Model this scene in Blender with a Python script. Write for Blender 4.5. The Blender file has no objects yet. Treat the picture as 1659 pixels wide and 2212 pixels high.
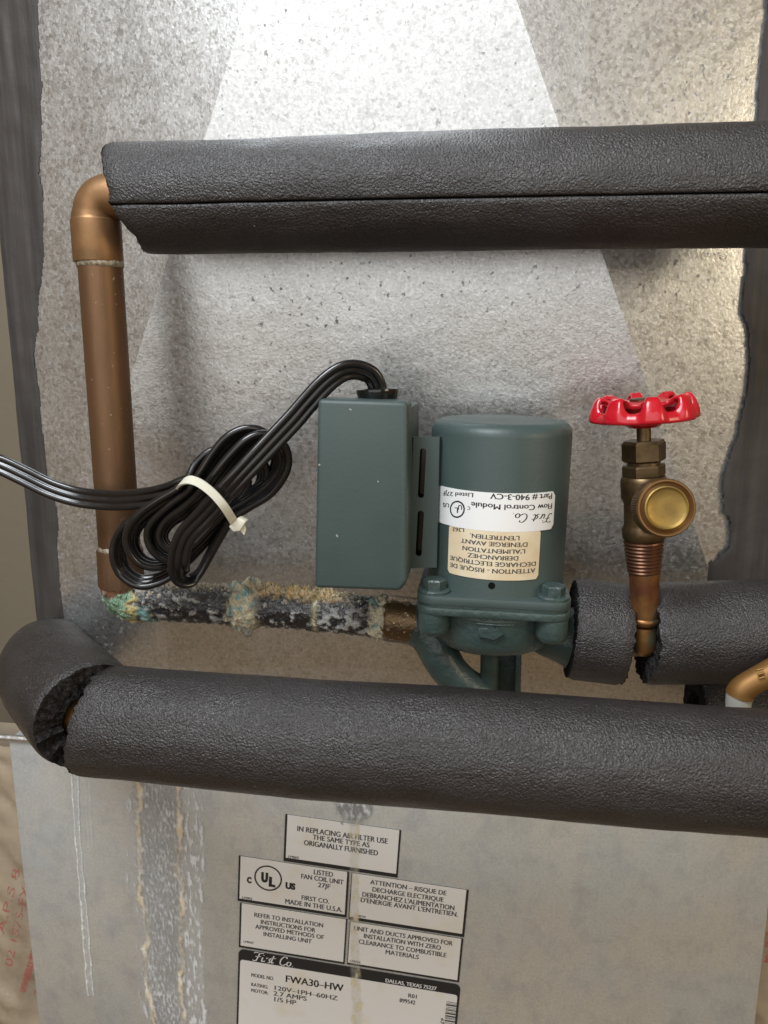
import bpy, bmesh, math, random
from mathutils import Vector, Matrix, noise as mnoise

random.seed(7)
scene = bpy.context.scene
col = scene.collection
R = math.radians

# ------------------------------------------------------------------ camera
CAM = Vector((0.0, -0.467, 1.30))
PITCH, YAW = R(11.7), R(7.7)
F = 1661.0 / 1659.0                      # focal length / image width
cd = bpy.data.cameras.new('camera')
cam = bpy.data.objects.new('camera', cd)
col.objects.link(cam)
cam.location = CAM
cam.rotation_euler = (R(90) - PITCH, 0, YAW)
cd.sensor_fit = 'HORIZONTAL'
cd.sensor_width = 36.0
cd.lens = 36.0 * F
cd.clip_start = 0.01
cd.clip_end = 50
cd.dof.use_dof = True
cd.dof.focus_distance = 0.42
cd.dof.aperture_fstop = 24.0
scene.camera = cam

# ------------------------------------------------------------------ world, lamps, exposure
w = bpy.data.worlds.new('World')
scene.world = w
w.use_nodes = True
bg = w.node_tree.nodes['Background']
bg.inputs[0].default_value = (1.0, 0.70, 0.41, 1)
bg.inputs[1].default_value = 0.20

def area_lamp(name, loc, target, size, power, color, size_y=None):
    l = bpy.data.lights.new(name, 'AREA')
    l.shape = 'RECTANGLE'
    l.size = size
    l.size_y = size_y or size
    l.energy = power
    l.color = color
    o = bpy.data.objects.new(name, l)
    col.objects.link(o)
    o.location = loc
    d = Vector(target) - Vector(loc)
    o.rotation_euler = d.to_track_quat('-Z', 'Y').to_euler()
    return o

area_lamp('ceiling_lamp', (-0.40, -0.85, 2.35), (0.0, 0, 1.28), 0.60, 23, (0.88, 0.94, 1.0))
area_lamp('front_fill_lamp', (-0.25, -1.70, 1.68), (0.0, 0, 1.30), 2.15, 12.0, (0.93, 0.97, 1.0), 1.25)  # broad lamp added behind the camera, for a bright reflection in the sheet metal
area_lamp('side_lamp', (1.15, -0.80, 1.60), (0.1, 0, 1.25), 0.45, 4.5, (1.0, 0.86, 0.62))

vs = scene.view_settings
vs.view_transform = 'Standard'
vs.look = 'None'
vs.exposure = 0.0
vs.gamma = 1.0
vs.use_curve_mapping = False

# ------------------------------------------------------------------ picture point -> place on an upright plane y = Y
fw = Vector((-math.sin(YAW) * math.cos(PITCH), math.cos(YAW) * math.cos(PITCH), -math.sin(PITCH)))
rt = Vector((math.cos(YAW), math.sin(YAW), 0))
up = rt.cross(fw)

def ray(px, py):
    return fw + rt * ((px - 829.5) / 1661.0) + up * ((1106.0 - py) / 1661.0)

def W(px, py, Y):
    d = ray(px, py)
    return CAM + d * ((Y - CAM.y) / d.y)

def rad(px, py, Y, r):
    return (W(px + r, py, Y) - W(px - r, py, Y)).length / 2

def on_cyl(px, py, c, a, r):
    """hit of the view line with a cylinder: (angle from front, height along axis)"""
    d = ray(px, py)
    o = CAM - c
    d2 = d - a * d.dot(a)
    o2 = o - a * o.dot(a)
    A, B, C = d2.dot(d2), 2 * d2.dot(o2), o2.dot(o2) - r * r
    disc = max(B * B - 4 * A * C, 0)
    t = (-B - math.sqrt(disc)) / (2 * A)
    p = o + d * t
    x = Vector((1, 0, 0)); x = (x - a * x.dot(a)).normalized()
    f = x.cross(a).normalized()
    if f.y > 0: f = -f
    return math.atan2(p.dot(x), p.dot(f)), p.dot(a)

def nz(x, y, z=0.0):
    return mnoise.noise(Vector((x, y, z)))

def fbm(x, y, z=0.0, o=4):
    return mnoise.fractal(Vector((x, y, z)), 1.0, 2.0, o)

def interp(tbl, t):
    if t <= tbl[0][0]: return tbl[0][1]
    for (a, b), (c, d) in zip(tbl, tbl[1:]):
        if t <= c: return b + (d - b) * (t - a) / (c - a)
    return tbl[-1][1]

def smooth(a, b, x):
    t = min(max((x - a) / (b - a), 0), 1)
    return t * t * (3 - 2 * t)

def mix3(a, b, t):
    return tuple(p + (q - p) * t for p, q in zip(a, b))

# ------------------------------------------------------------------ materials
class NB:
    def __init__(s, name):
        s.m = bpy.data.materials.new(name); s.m.use_nodes = True
        s.t = s.m.node_tree; s.n = s.t.nodes; s.l = s.t.links
        s.b = s.n['Principled BSDF']
        s.tc = s.n.new('ShaderNodeTexCoord')
    def noise(s, scale, detail=3, rough=0.5, stretch=None, dist=0.0):
        n = s.n.new('ShaderNodeTexNoise'); n.inputs['Scale'].default_value = scale
        n.inputs['Detail'].default_value = detail; n.inputs['Roughness'].default_value = rough
        n.inputs['Distortion'].default_value = dist
        if stretch:
            m = s.n.new('ShaderNodeMapping'); m.inputs['Scale'].default_value = stretch[:3]
            if len(stretch) > 3: m.inputs['Rotation'].default_value = (0, R(stretch[3]), 0)
            s.l.new(s.tc.outputs['Object'], m.inputs[0]); s.l.new(m.outputs[0], n.inputs['Vector'])
        else: s.l.new(s.tc.outputs['Object'], n.inputs['Vector'])
        return n.outputs['Fac']
    def voro(s, scale, feature='F1', out='Distance'):
        n = s.n.new('ShaderNodeTexVoronoi'); n.inputs['Scale'].default_value = scale; n.feature = feature
        s.l.new(s.tc.outputs['Object'], n.inputs['Vector'])
        return n.outputs[out]
    def ramp(s, f, stops):
        r = s.n.new('ShaderNodeValToRGB'); e = r.color_ramp.elements
        while len(e) < len(stops): e.new(0.5)
        for el, (p, c) in zip(e, stops):
            el.position = p
            el.color = (c, c, c, 1) if isinstance(c, (int, float)) else tuple(c) + (1,)
        s.l.new(f, r.inputs[0]); return r.outputs[0]
    def mix(s, f, a, b, mode='MIX'):
        m = s.n.new('ShaderNodeMix'); m.data_type = 'RGBA'; m.blend_type = mode
        for sock, v in ((m.inputs[0], f), (m.inputs[6], a), (m.inputs[7], b)):
            if isinstance(v, bpy.types.NodeSocket): s.l.new(v, sock)
            elif isinstance(v, (int, float)): sock.default_value = v if sock == m.inputs[0] else (v, v, v, 1)
            else: sock.default_value = tuple(v) + (1,)
        return m.outputs[2]
    def attr(s, name, out='Color'):
        a = s.n.new('ShaderNodeAttribute'); a.attribute_name = name
        return a.outputs[out]
    def math(s, op, a, b=0.0, c=None):
        m = s.n.new('ShaderNodeMath'); m.operation = op
        for i, v in enumerate((a, b) if c is None else (a, b, c)):
            if isinstance(v, bpy.types.NodeSocket): s.l.new(v, m.inputs[i])
            else: m.inputs[i].default_value = v
        return m.outputs[0]
    def set(s, **k):
        names = dict(color='Base Color', rough='Roughness', metal='Metallic', spec='Specular IOR Level', coat='Coat Weight',
                     coat_rough='Coat Roughness', alpha='Alpha', sss='Subsurface Weight', trans='Transmission Weight', sheen='Sheen Weight')
        for q, v in k.items():
            i = s.b.inputs[names[q]]
            if isinstance(v, bpy.types.NodeSocket): s.l.new(v, i)
            elif isinstance(v, tuple): i.default_value = v + (1,)
            else: i.default_value = v
        return s
    def bump(s, h, dist, strength=1.0):
        b = s.n.new('ShaderNodeBump'); b.inputs['Distance'].default_value = dist; b.inputs['Strength'].default_value = strength
        s.l.new(h, b.inputs['Height'])
        prev = s.b.inputs['Normal'].links
        if prev: s.l.new(prev[0].from_socket, b.inputs['Normal'])
        s.l.new(b.outputs[0], s.b.inputs['Normal'])
        return s

M = {}
def build_materials():
    # galvanised duct sheet: spangle, dull patches, specks of dirt
    n = NB('galvanised_sheet')
    grain = n.noise(620, 3, 0.6, (1, 1, 1.0))
    broad = n.noise(9, 4, 0.6)
    mid = n.noise(38, 4, 0.6)
    c = n.mix(n.ramp(broad, [(0.35, 0.0), (0.68, 1.0)]), (0.62, 0.62, 0.61), (0.55, 0.55, 0.54))
    c = n.mix(n.ramp(mid, [(0.42, 0.0), (0.72, 0.35)]), c, (0.66, 0.66, 0.65))
    c = n.mix(n.ramp(grain, [(0.30, 0.38), (0.46, 0.0)]), c, (0.24, 0.24, 0.23))
    c = n.mix(n.ramp(grain, [(0.54, 0.0), (0.68, 0.7)]), c, (0.86, 0.87, 0.88))
    spk = n.math('MULTIPLY', n.ramp(n.noise(300, 2, 0.5), [(0.645, 0.0), (0.71, 0.9)]), n.ramp(n.noise(7, 2), [(0.38, 0.0), (0.58, 1.0)]))
    c = n.mix(spk, c, (0.10, 0.095, 0.085))
    scr = n.ramp(n.noise(60, 2, 0.5, (1.0, 1, 0.05, 35)), [(0.70, 0.0), (0.74, 0.35)])
    c = n.mix(scr, c, (0.8, 0.8, 0.8))
    cell = n.ramp(n.voro(480, out='Color'), [(0.15, 0.0), (0.85, 1.0)])
    c = n.mix(n.math('MULTIPLY', cell, 0.22), c, (0.86, 0.87, 0.88))
    c = n.mix(n.ramp(cell, [(0.0, 0.20), (0.35, 0.0)]), c, (0.30, 0.30, 0.29))
    ro = n.math('ADD', n.ramp(mid, [(0.3, 0.26), (0.7, 0.31)]), n.math('MULTIPLY', cell, 0.08))
    n.set(color=c, metal=n.ramp(spk, [(0, 0.90), (1, 0.0)]), rough=ro)
    n.bump(cell, 0.0002, 0.15)
    n.bump(grain, 0.0004, 0.30).bump(n.noise(150, 3), 0.0010, 0.04).bump(broad, 0.02, 0.07)
    M['galv'] = n.m
    # older, smoother cabinet sheet
    n = NB('cabinet_sheet')
    broad = n.noise(14, 4, 0.6, (1, 1, 0.7)); mid = n.noise(60, 5, 0.65, (1, 1, 0.8)); fine = n.noise(600, 2)
    c = n.mix(n.ramp(broad, [(0.36, 0.0), (0.64, 1.0)]), (0.64, 0.615, 0.56), (0.56, 0.585, 0.58))
    c = n.mix(n.ramp(mid, [(0.47, 0.0), (0.72, 0.75)]), c, (0.41, 0.41, 0.42))
    c = n.mix(n.ramp(fine, [(0.3, 0.22), (0.6, 0.0)]), c, (0.22, 0.22, 0.2))
    n.set(color=c, metal=0.45, rough=n.ramp(mid, [(0.3, 0.42), (0.7, 0.56)]))
    n.bump(mid, 0.0006, 0.3).bump(broad, 0.01, 0.2)
    M['cabinet'] = n.m
    # duct mastic
    n = NB('duct_mastic')
    br = n.noise(130, 4, 0.6, (1, 1, 0.06)); cl = n.noise(60, 4)
    c = n.mix(n.ramp(br, [(0.35, 0.0), (0.7, 1.0)]), (0.036, 0.032, 0.030), (0.066, 0.058, 0.055))
    n.set(color=c, rough=0.55, spec=0.35)
    n.bump(br, 0.0016, 0.6).bump(cl, 0.002, 0.4)
    M['mastic'] = n.m
    # foam pipe insulation
    n = NB('foam_rubber')
    g = n.noise(980, 2, 0.55); g2 = n.noise(1700, 2, 0.5); b = n.noise(30, 4)
    c = n.mix(n.ramp(g, [(0.35, 0.0), (0.65, 1.0)]), (0.0098, 0.0082, 0.0086), (0.0275, 0.0232, 0.0240))
    c = n.mix(n.ramp(b, [(0.45, 0.0), (0.8, 0.5)]), c, (0.040, 0.036, 0.0365))
    fl = n.math('MULTIPLY', n.ramp(n.noise(420, 1, 0.4), [(0.775, 0.0), (0.80, 0.7)]), n.ramp(n.noise(24, 2), [(0.50, 0.0), (0.60, 0.8)]))
    c = n.mix(fl, c, (0.34, 0.31, 0.28))
    pr = n.noise(55, 4, 0.6, (0.5, 1, 1))
    n.set(color=c, rough=n.math('ADD', n.ramp(g2, [(0.3, 0.26), (0.7, 0.42)]), n.ramp(pr, [(0.42, 0.0), (0.66, 0.16)])), spec=0.72)
    n.bump(pr, 0.003, 0.22)
    n.bump(g, 0.0013, 0.68).bump(g2, 0.0005, 0.5)
    M['foam'] = n.m
    n = NB('foam_cut')
    g = n.noise(700, 3, 0.7)
    n.set(color=n.mix(n.ramp(g, [(0.4, 0.0), (0.75, 1.0)]), (0.018, 0.016, 0.016), (0.065, 0.058, 0.056)), rough=0.95, spec=0.1)
    n.bump(g, 0.003, 1.0)
    M['foam_cut'] = n.m
    # coppers and brasses
    n = NB('aged_copper')
    a = n.noise(22, 4, 0.6, (1, 1, 0.35)); b2 = n.noise(300, 3, 0.6, (1, 1, 0.25)); spk = n.noise(420, 1)
    c = n.mix(n.ramp(a, [(0.35, 0.0), (0.68, 1.0)]), (0.195, 0.108, 0.056), (0.135, 0.074, 0.039))
    c = n.mix(n.ramp(b2, [(0.55, 0.0), (0.75, 0.4)]), c, (0.25, 0.14, 0.078))
    c = n.mix(n.ramp(spk, [(0.74, 0.0), (0.78, 0.6)]), c, (0.5, 0.42, 0.34))
    n.set(color=c, metal=0.70, rough=n.ramp(a, [(0.3, 0.44), (0.7, 0.56)]))
    n.bump(b2, 0.0003, 0.25)
    M['copper'] = n.m
    n = NB('copper_fitting_metal')
    a = n.noise(45, 4, 0.6)
    c = n.mix(n.ramp(a, [(0.35, 0.0), (0.7, 1.0)]), (0.32, 0.175, 0.080), (0.21, 0.118, 0.055))
    c = n.mix(n.ramp(n.noise(30, 3, 0.5, (1.4, 1, 1)), [(0.60, 0.0), (0.76, 0.7)]), c, (0.10, 0.115, 0.06))
    n.set(color=c, metal=0.72, rough=0.48)
    n.bump(n.noise(200, 3), 0.0004, 0.3)
    M['fitting'] = n.m
    n = NB('heat_stained_copper')
    a = n.noise(70, 3, 0.6); b3 = n.noise(45, 3)
    c = n.mix(n.ramp(a, [(0.35, 0.0), (0.65, 1.0)]), (0.34, 0.17, 0.05), (0.19, 0.075, 0.04))
    c = n.mix(n.ramp(b3, [(0.46, 0.0), (0.60, 0.85)]), c, (0.19, 0.20, 0.12))
    c = n.mix(n.ramp(n.noise(90, 2), [(0.64, 0.0), (0.72, 0.7)]), c, (0.34, 0.13, 0.15))
    n.set(color=c, metal=0.75, rough=0.38)
    n.bump(a, 0.0006, 0.4)
    M['stained'] = n.m
    n = NB('solder')
    n.set(color=n.mix(n.ramp(n.noise(500, 2), [(0.4, 0.0), (0.6, 1.0)]), (0.42, 0.38, 0.30), (0.24, 0.19, 0.13)), metal=0.4, rough=0.55)
    n.bump(n.noise(400, 3), 0.001, 0.6)
    M['solder'] = n.m
    n = NB('dark_brass')
    a = n.noise(120, 4, 0.6)
    c = n.mix(n.ramp(a, [(0.35, 0.0), (0.7, 1.0)]), (0.100, 0.067, 0.035), (0.18, 0.122, 0.062))
    n.set(color=c, metal=0.85, rough=0.40)
    n.bump(a, 0.0006, 0.35)
    M['brass'] = n.m
    n = NB('threaded_brass')
    n.set(color=n.mix(n.noise(150, 3), (0.13, 0.064, 0.038), (0.21, 0.105, 0.06)), metal=0.85, rough=0.4)
    M['thread'] = n.m
    n = NB('cap_brass')
    a = n.noise(80, 4, 0.65)
    c = n.mix(n.ramp(a, [(0.38, 0.0), (0.66, 1.0)]), (0.37, 0.245, 0.070), (0.26, 0.175, 0.060))
    n.set(color=c, metal=0.85, rough=n.ramp(a, [(0.3, 0.46), (0.7, 0.58)]))
    n.bump(n.noise(260, 3), 0.0005, 0.3)
    M['cap'] = n.m
    n = NB('cap_rim_brass')
    n.set(color=n.mix(n.noise(110, 4), (0.20, 0.115, 0.05), (0.32, 0.19, 0.08)), metal=0.85, rough=0.36)
    M['cap_rim'] = n.m
    n = NB('port_brass')
    sp = n.noise(420, 2, 0.6)
    n.set(color=n.mix(n.ramp(sp, [(0.62, 0.0), (0.70, 0.8)]), (0.14, 0.092, 0.045), (0.60, 0.50, 0.36)), metal=0.7, rough=0.4)
    n.bump(sp, 0.001, 0.5)
    M['port'] = n.m
    n = NB('orange_copper')
    n.set(color=n.mix(n.noise(60, 3), (0.30, 0.155, 0.042), (0.21, 0.105, 0.034)), metal=0.55, rough=0.5)
    M['orange'] = n.m
    # corroded steel / crust: colours carried by the mesh itself
    n = NB('corroded_pipe')
    c = n.attr('Col')
    g = n.noise(900, 3, 0.65); g2 = n.noise(380, 3, 0.6)
    c = n.mix(n.ramp(g, [(0.32, 0.5), (0.48, 0.0)]), c, (0.012, 0.012, 0.012))
    c = n.mix(n.ramp(g, [(0.68, 0.0), (0.78, 0.14)]), c, (0.55, 0.54, 0.50))
    n.set(color=c, rough=n.ramp(n.attr('wet', 'Fac'), [(0, 0.85), (1, 0.24)]), spec=0.6)
    n.bump(g2, 0.0014, 0.6).bump(g, 0.0006, 0.6)
    M['corroded'] = n.m
    n = NB('mineral_streak')
    n.set(color=n.attr('Col'), rough=0.75, spec=0.3, alpha=n.attr('dens', 'Fac'))
    n.bump(n.noise(700, 3, 0.65), 0.0008, 0.6)
    M['streak'] = n.m
    n = NB('crust')
    n.set(color=n.attr('Col'), rough=0.9, spec=0.2)
    n.bump(n.noise(900, 3), 0.001, 0.6)
    M['crust'] = n.m
    # pump paint
    n = NB('green_paint')
    a = n.noise(25, 4); d = n.noise(500, 2)
    c = n.mix(n.ramp(a, [(0.35, 0.0), (0.7, 1.0)]), (0.046, 0.070, 0.067), (0.055, 0.081, 0.076))
    c = n.mix(n.ramp(n.noise(300, 1), [(0.80, 0.0), (0.815, 0.7)]), c, (0.45, 0.43, 0.38))
    n.set(color=c, rough=n.ramp(a, [(0.3, 0.40), (0.7, 0.52)]), spec=0.5)
    n.bump(d, 0.0002, 0.35)
    M['green'] = n.m
    n = NB('green_paint_on_casting')
    a = n.noise(260, 3, 0.6); b = n.noise(70, 3)
    c = n.mix(n.ramp(b, [(0.4, 0.0), (0.7, 1.0)]), (0.041, 0.064, 0.060), (0.053, 0.080, 0.074))
    n.set(color=c, rough=0.34, spec=0.5)
    n.bump(a, 0.0011, 0.6).bump(b, 0.002, 0.4)
    M['cast'] = n.m
    def flat(key, name, c, rough, **k):
        n = NB(name); n.set(color=c, rough=rough, **k); M[key] = n.m; return n
    flat('hole', 'unlit_hollow_black', (0.006, 0.006, 0.006), 0.9, spec=0.1)
    n = NB('red_enamel')
    n.set(color=n.mix(n.ramp(n.noise(170, 5, 0.65), [(0.58, 0.0), (0.70, 0.55)]), n.mix(n.noise(90, 3), (0.54, 0.006, 0.018), (0.46, 0.006, 0.016)), (0.22, 0.012, 0.014)), rough=n.ramp(n.noise(120, 4), [(0.3, 0.18), (0.7, 0.36)]), spec=0.55, coat=0.25, coat_rough=0.10)
    n.bump(n.noise(160, 2), 0.0012, 0.3)
    M['red'] = n.m
    n = NB('black_vinyl')
    n.set(color=(0.011, 0.010, 0.010), rough=n.ramp(n.noise(220, 3), [(0.3, 0.17), (0.7, 0.28)]), spec=0.6)
    M['vinyl'] = n.m
    flat('bushing', 'black_nylon_slot_shade', (0.006, 0.006, 0.006), 0.14, spec=0.6)  # strain relief nylon; the same black paints the shade behind the bracket slots
    n = flat('tie', 'natural_nylon', (0.72, 0.70, 0.58), 0.35, sss=0.3); n.b.inputs['Subsurface Scale'].default_value = 0.002
    n.b.inputs['Subsurface Radius'].default_value = (1, 0.9, 0.7)
    n = NB('white_label')
    st = n.noise(26, 3, 0.6)
    n.set(color=n.mix(n.ramp(st, [(0.55, 0.0), (0.72, 0.8)]), (0.72, 0.705, 0.68), (0.66, 0.60, 0.46)), rough=0.42, spec=0.4)
    n.bump(n.noise(90, 2), 0.0008, 0.2)
    M['label'] = n.m
    flat('plabel', 'gloss_white_label', (0.80, 0.80, 0.79), 0.3)
    n = NB('yellowed_label')
    n.set(color=n.mix(n.ramp(n.noise(70, 4), [(0.4, 0.0), (0.7, 1.0)]), (0.74, 0.64, 0.46), (0.66, 0.52, 0.33)), rough=0.45)
    M['cream'] = n.m
    flat('ink', 'black_ink', (0.02, 0.02, 0.022), 0.42)
    flat('grey_ink', 'worn_black_ink', (0.055, 0.055, 0.058), 0.5)
    flat('white_ink', 'white_ink', (0.75, 0.75, 0.74), 0.45)
    flat('white_plastic', 'white_plastic', (0.36, 0.35, 0.31), 0.7)
    n = NB('olive_wall_paint')
    n.set(color=n.mix(n.noise(6, 3), (0.15, 0.125, 0.085), (0.18, 0.15, 0.105)), rough=0.9)
    n.bump(n.noise(120, 3), 0.001, 0.3)
    M['wall'] = n.m
    n = NB('clear_film_over_tan_board')
    f = n.noise(25, 4, 0.6)
    n.set(color=n.mix(n.ramp(f, [(0.35, 0.0), (0.7, 1.0)]), (0.42, 0.34, 0.25), (0.33, 0.275, 0.20)), rough=0.22, spec=0.5, coat=0.9, coat_rough=0.08)
    n.bump(f, 0.006, 0.3)
    M['film'] = n.m
    n = NB('red_stamp_ink')
    n.set(color=(0.36, 0.085, 0.07), rough=0.5, alpha=n.ramp(n.noise(330, 3, 0.6), [(0.36, 0.10), (0.56, 0.80)]))
    M['red_ink'] = n.m
build_materials()

# ------------------------------------------------------------------ object helpers
def tag(o, label=None, cat=None, group=None, kind=None):
    if label: o['label'] = label
    if cat: o['category'] = cat
    if group: o['group'] = group
    if kind: o['kind'] = kind
    return o

def thing(name, label, cat, base, group=None, kind=None):
    o = bpy.data.objects.new(name, None)
    o.empty_display_size = 0.02
    col.objects.link(o)
    o.location = base
    return tag(o, label, cat, group, kind)

def origin_of(o):
    p = Vector((0, 0, 0))
    while o:
        p += o.location; o = o.parent
    return p

def mesh(name, verts, faces, mat, parent=None, smooth_deg=35, cols=None, loc=None):
    """one mesh object from world-space points; the points become local to the thing's base"""
    base = origin_of(parent) if parent else (Vector(loc) if loc is not None else Vector((0, 0, 0)))
    me = bpy.data.meshes.new(name)
    me.from_pydata([tuple(Vector(v) - base) for v in verts], [], faces)
    me.validate()
    mats = mat if isinstance(mat, (list, tuple)) else [mat]
    for m in mats: me.materials.append(M[m])
    if smooth_deg:
        me.shade_smooth()
        me.set_sharp_from_angle(angle=R(smooth_deg))
    if cols:
        for cname, data in cols.items():
            if isinstance(data[0], tuple):
                at = me.color_attributes.new(cname, 'FLOAT_COLOR', 'POINT')
                for i, c in enumerate(data): at.data[i].color = (*c, 1)
            else:
                at = me.attributes.new(cname, 'FLOAT', 'POINT')
                at.data.foreach_set('value', data)
    o = bpy.data.objects.new(name, me)
    col.objects.link(o)
    if parent: o.parent = parent
    else: o.location = base
    return o

def bm_mesh(name, bm, mat, parent=None, smooth_deg=35, loc=None):
    bmesh.ops.recalc_face_normals(bm, faces=bm.faces)
    bm.verts.index_update()
    vs_ = [v.co.copy() for v in bm.verts]
    fs_ = [[v.index for v in f.verts] for f in bm.faces]
    bm.free()
    return mesh(name, vs_, fs_, mat, parent, smooth_deg, loc=loc)

def frame(a):
    """x (to the right) and f (towards the viewer) at right angles to axis a"""
    x = Vector((1, 0, 0))
    if abs(a.x) > 0.9: x = Vector((0, 0, 1))
    x = (x - a * x.dot(a)).normalized()
    f = a.cross(x).normalized()
    return x, f

def lathe(p0, p1, prof, seg=48, caps=True, xs=None, fn=None):
    """profile [(t along p0-p1, radius)] turned about the axis"""
    a = (p1 - p0)
    L = a.length; a = a / L
    x, f = frame(a)
    V, Fc = [], []
    for t, r in prof:
        c = p0 + a * (t * L)
        for k in range(seg):
            th = 2 * math.pi * k / seg
            rr = r * (fn(t, th) if fn else 1)
            V.append(c + x * (rr * math.cos(th)) + f * (rr * math.sin(th)))
    n = len(prof)
    for i in range(n - 1):
        for k in range(seg):
            k2 = (k + 1) % seg
            Fc.append((i * seg + k, i * seg + k2, (i + 1) * seg + k2, (i + 1) * seg + k))
    if caps:
        Fc.append(tuple(range(seg - 1, -1, -1)))
        Fc.append(tuple(range((n - 1) * seg, n * seg)))
    return V, Fc

def catmull(pts, sub):
    out = []
    P = [pts[0]] + list(pts) + [pts[-1]]
    for i in range(1, len(P) - 2):
        a, b, c, d = P[i - 1], P[i], P[i + 1], P[i + 2]
        for k in range(sub):
            t = k / sub
            out.append(tuple(0.5 * ((2 * q) + (-p + r) * t + (2 * p - 5 * q + 4 * r - s) * t * t + (-p + 3 * q - 3 * r + s) * t ** 3)
                             for p, q, r, s in zip(a, b, c, d)))
    out.append(tuple(pts[-1]))
    return out

def sweep(path, rfn, seg=32, caps=True):
    """round tube along world points; rfn(i, theta) -> radius"""
    path = [Vector(p) for p in path]
    V, Fc = [], []
    n = len(path)
    T = [(path[min(i + 1, n - 1)] - path[max(i - 1, 0)]).normalized() for i in range(n)]
    x, f = frame(T[0])
    for i in range(n):
        x = (x - T[i] * x.dot(T[i])).normalized()
        f = T[i].cross(x)
        for k in range(seg):
            th = 2 * math.pi * k / seg
            r = rfn(i, th)
            V.append(path[i] + x * (r * math.cos(th)) + f * (r * math.sin(th)))
    for i in range(n - 1):
        for k in range(seg):
            k2 = (k + 1) % seg
            Fc.append((i * seg + k, i * seg + k2, (i + 1) * seg + k2, (i + 1) * seg + k))
    if caps:
        Fc.append(tuple(range(seg - 1, -1, -1)))
        Fc.append(tuple(range((n - 1) * seg, n * seg)))
    return V, Fc

def prism(poly, d, bev=0.0, seg=3):
    """flat polygon of world points pushed along vector d, edges rounded"""
    bm = bmesh.new()
    vs_ = [bm.verts.new(p) for p in poly]
    f = bm.faces.new(vs_)
    r = bmesh.ops.extrude_face_region(bm, geom=[f])
    bmesh.ops.translate(bm, verts=[v for v in r['geom'] if isinstance(v, bmesh.types.BMVert)], vec=d)
    if bev: bmesh.ops.bevel(bm, geom=bm.edges[:], offset=bev, segments=seg, profile=0.5, affect='EDGES', clamp_overlap=True)
    return bm

def round_rect(w_, h_, r, n=6):
    out = []
    for cx, cy, a0 in ((w_ / 2 - r, h_ / 2 - r, 0), (-w_ / 2 + r, h_ / 2 - r, 90), (-w_ / 2 + r, -h_ / 2 + r, 180), (w_ / 2 - r, -h_ / 2 + r, 270)):
        for k in range(n + 1):
            a = R(a0 + 90 * k / n)
            out.append((cx + r * math.cos(a), cy + r * math.sin(a)))
    return out

# lettering: outlines of the built-in typeface as flat meshes, fitted to a box
_txt = {}
def text2d(s, shear=0.0, bold=0.0):
    k = (s, shear, bold)
    if k in _txt: return _txt[k]
    c = bpy.data.curves.new('t', 'FONT'); c.body = s; c.size = 1; c.shear = shear; c.offset = bold; c.resolution_u = 3
    o = bpy.data.objects.new('t', c)
    me = bpy.data.meshes.new_from_object(o)
    vs_ = [(v.co.x, v.co.y) for v in me.vertices]
    fs_ = [tuple(p.vertices) for p in me.polygons]
    bpy.data.objects.remove(o); bpy.data.curves.remove(c); bpy.data.meshes.remove(me)
    x0 = min(v[0] for v in vs_); x1 = max(v[0] for v in vs_)
    vs_ = [((x - x0) / (x1 - x0), y / 0.69) for x, y in vs_]
    _txt[k] = (vs_, fs_)
    return _txt[k]

def stroke2d(lines, wd):
    """pen strokes as flat ribbons; lines in a unit box"""
    V, Fc = [], []
    for ln in lines:
        p = catmull(ln, 6) if len(ln) > 2 else ln
        b = len(V)
        for i, q in enumerate(p):
            a_, c_ = p[max(i - 1, 0)], p[min(i + 1, len(p) - 1)]
            tx, ty = c_[0] - a_[0], c_[1] - a_[1]
            l = math.hypot(tx, ty) or 1
            ww = wd * (0.65 + 0.35 * abs(ty / l))
            V += [(q[0] - ty / l * ww, q[1] + tx / l * ww), (q[0] + ty / l * ww, q[1] - tx / l * ww)]
        for i in range(len(p) - 1):
            Fc.append((b + 2 * i, b + 2 * i + 1, b + 2 * i + 3, b + 2 * i + 2))
    return V, Fc

SCRIPT = [  # a flowing "First Co." in pen strokes, x 0..3.4 by y 0..1
    [(0.10, 0.86), (0.22, 0.98), (0.52, 0.92), (0.86, 0.98)], [(0.55, 0.94), (0.42, 0.55), (0.26, 0.10), (0.08, 0.0), (0.0, 0.10)],
    [(0.20, 0.50), (0.42, 0.54), (0.62, 0.56)], [(0.78, 0.52), (0.68, 0.16), (0.74, 0.04), (0.88, 0.16)], [(0.84, 0.74), (0.86, 0.80)],
    [(0.88, 0.16), (1.02, 0.52), (0.94, 0.30), (0.88, 0.04)], [(0.96, 0.34), (1.06, 0.52), (1.16, 0.50)],
    [(1.12, 0.04), (1.28, 0.06), (1.34, 0.20), (1.26, 0.34), (1.40, 0.54)], [(1.62, 0.84), (1.46, 0.30), (1.46, 0.06), (1.62, 0.14)], [(1.42, 0.58), (1.76, 0.60)],
    [(2.62, 0.78), (2.60, 0.96), (2.38, 0.92), (2.16, 0.56), (2.12, 0.14), (2.32, 0.0), (2.56, 0.20)],
    [(2.90, 0.48), (2.72, 0.44), (2.62, 0.16), (2.74, 0.02), (2.90, 0.16), (2.92, 0.40), (2.84, 0.50)], [(3.06, 0.03), (3.10, 0.06)]]

def ring2d(cx, cy, rx, ry, wd, n=40):
    V, Fc = [], []
    for k in range(n):
        a = 2 * math.pi * k / n
        V += [(cx + rx * math.cos(a), cy + ry * math.sin(a)), (cx + (rx - wd) * math.cos(a), cy + (ry - wd) * math.sin(a))]
    for k in range(n):
        j = (k + 1) % n
        Fc.append((2 * k, 2 * j, 2 * j + 1, 2 * k + 1))
    return V, Fc

# ================================================================== THE SETTING
YP, YL, YC = -0.070, -0.144, -0.014        # depth of the pump line, of the front pipe and of the cabinet face

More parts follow.
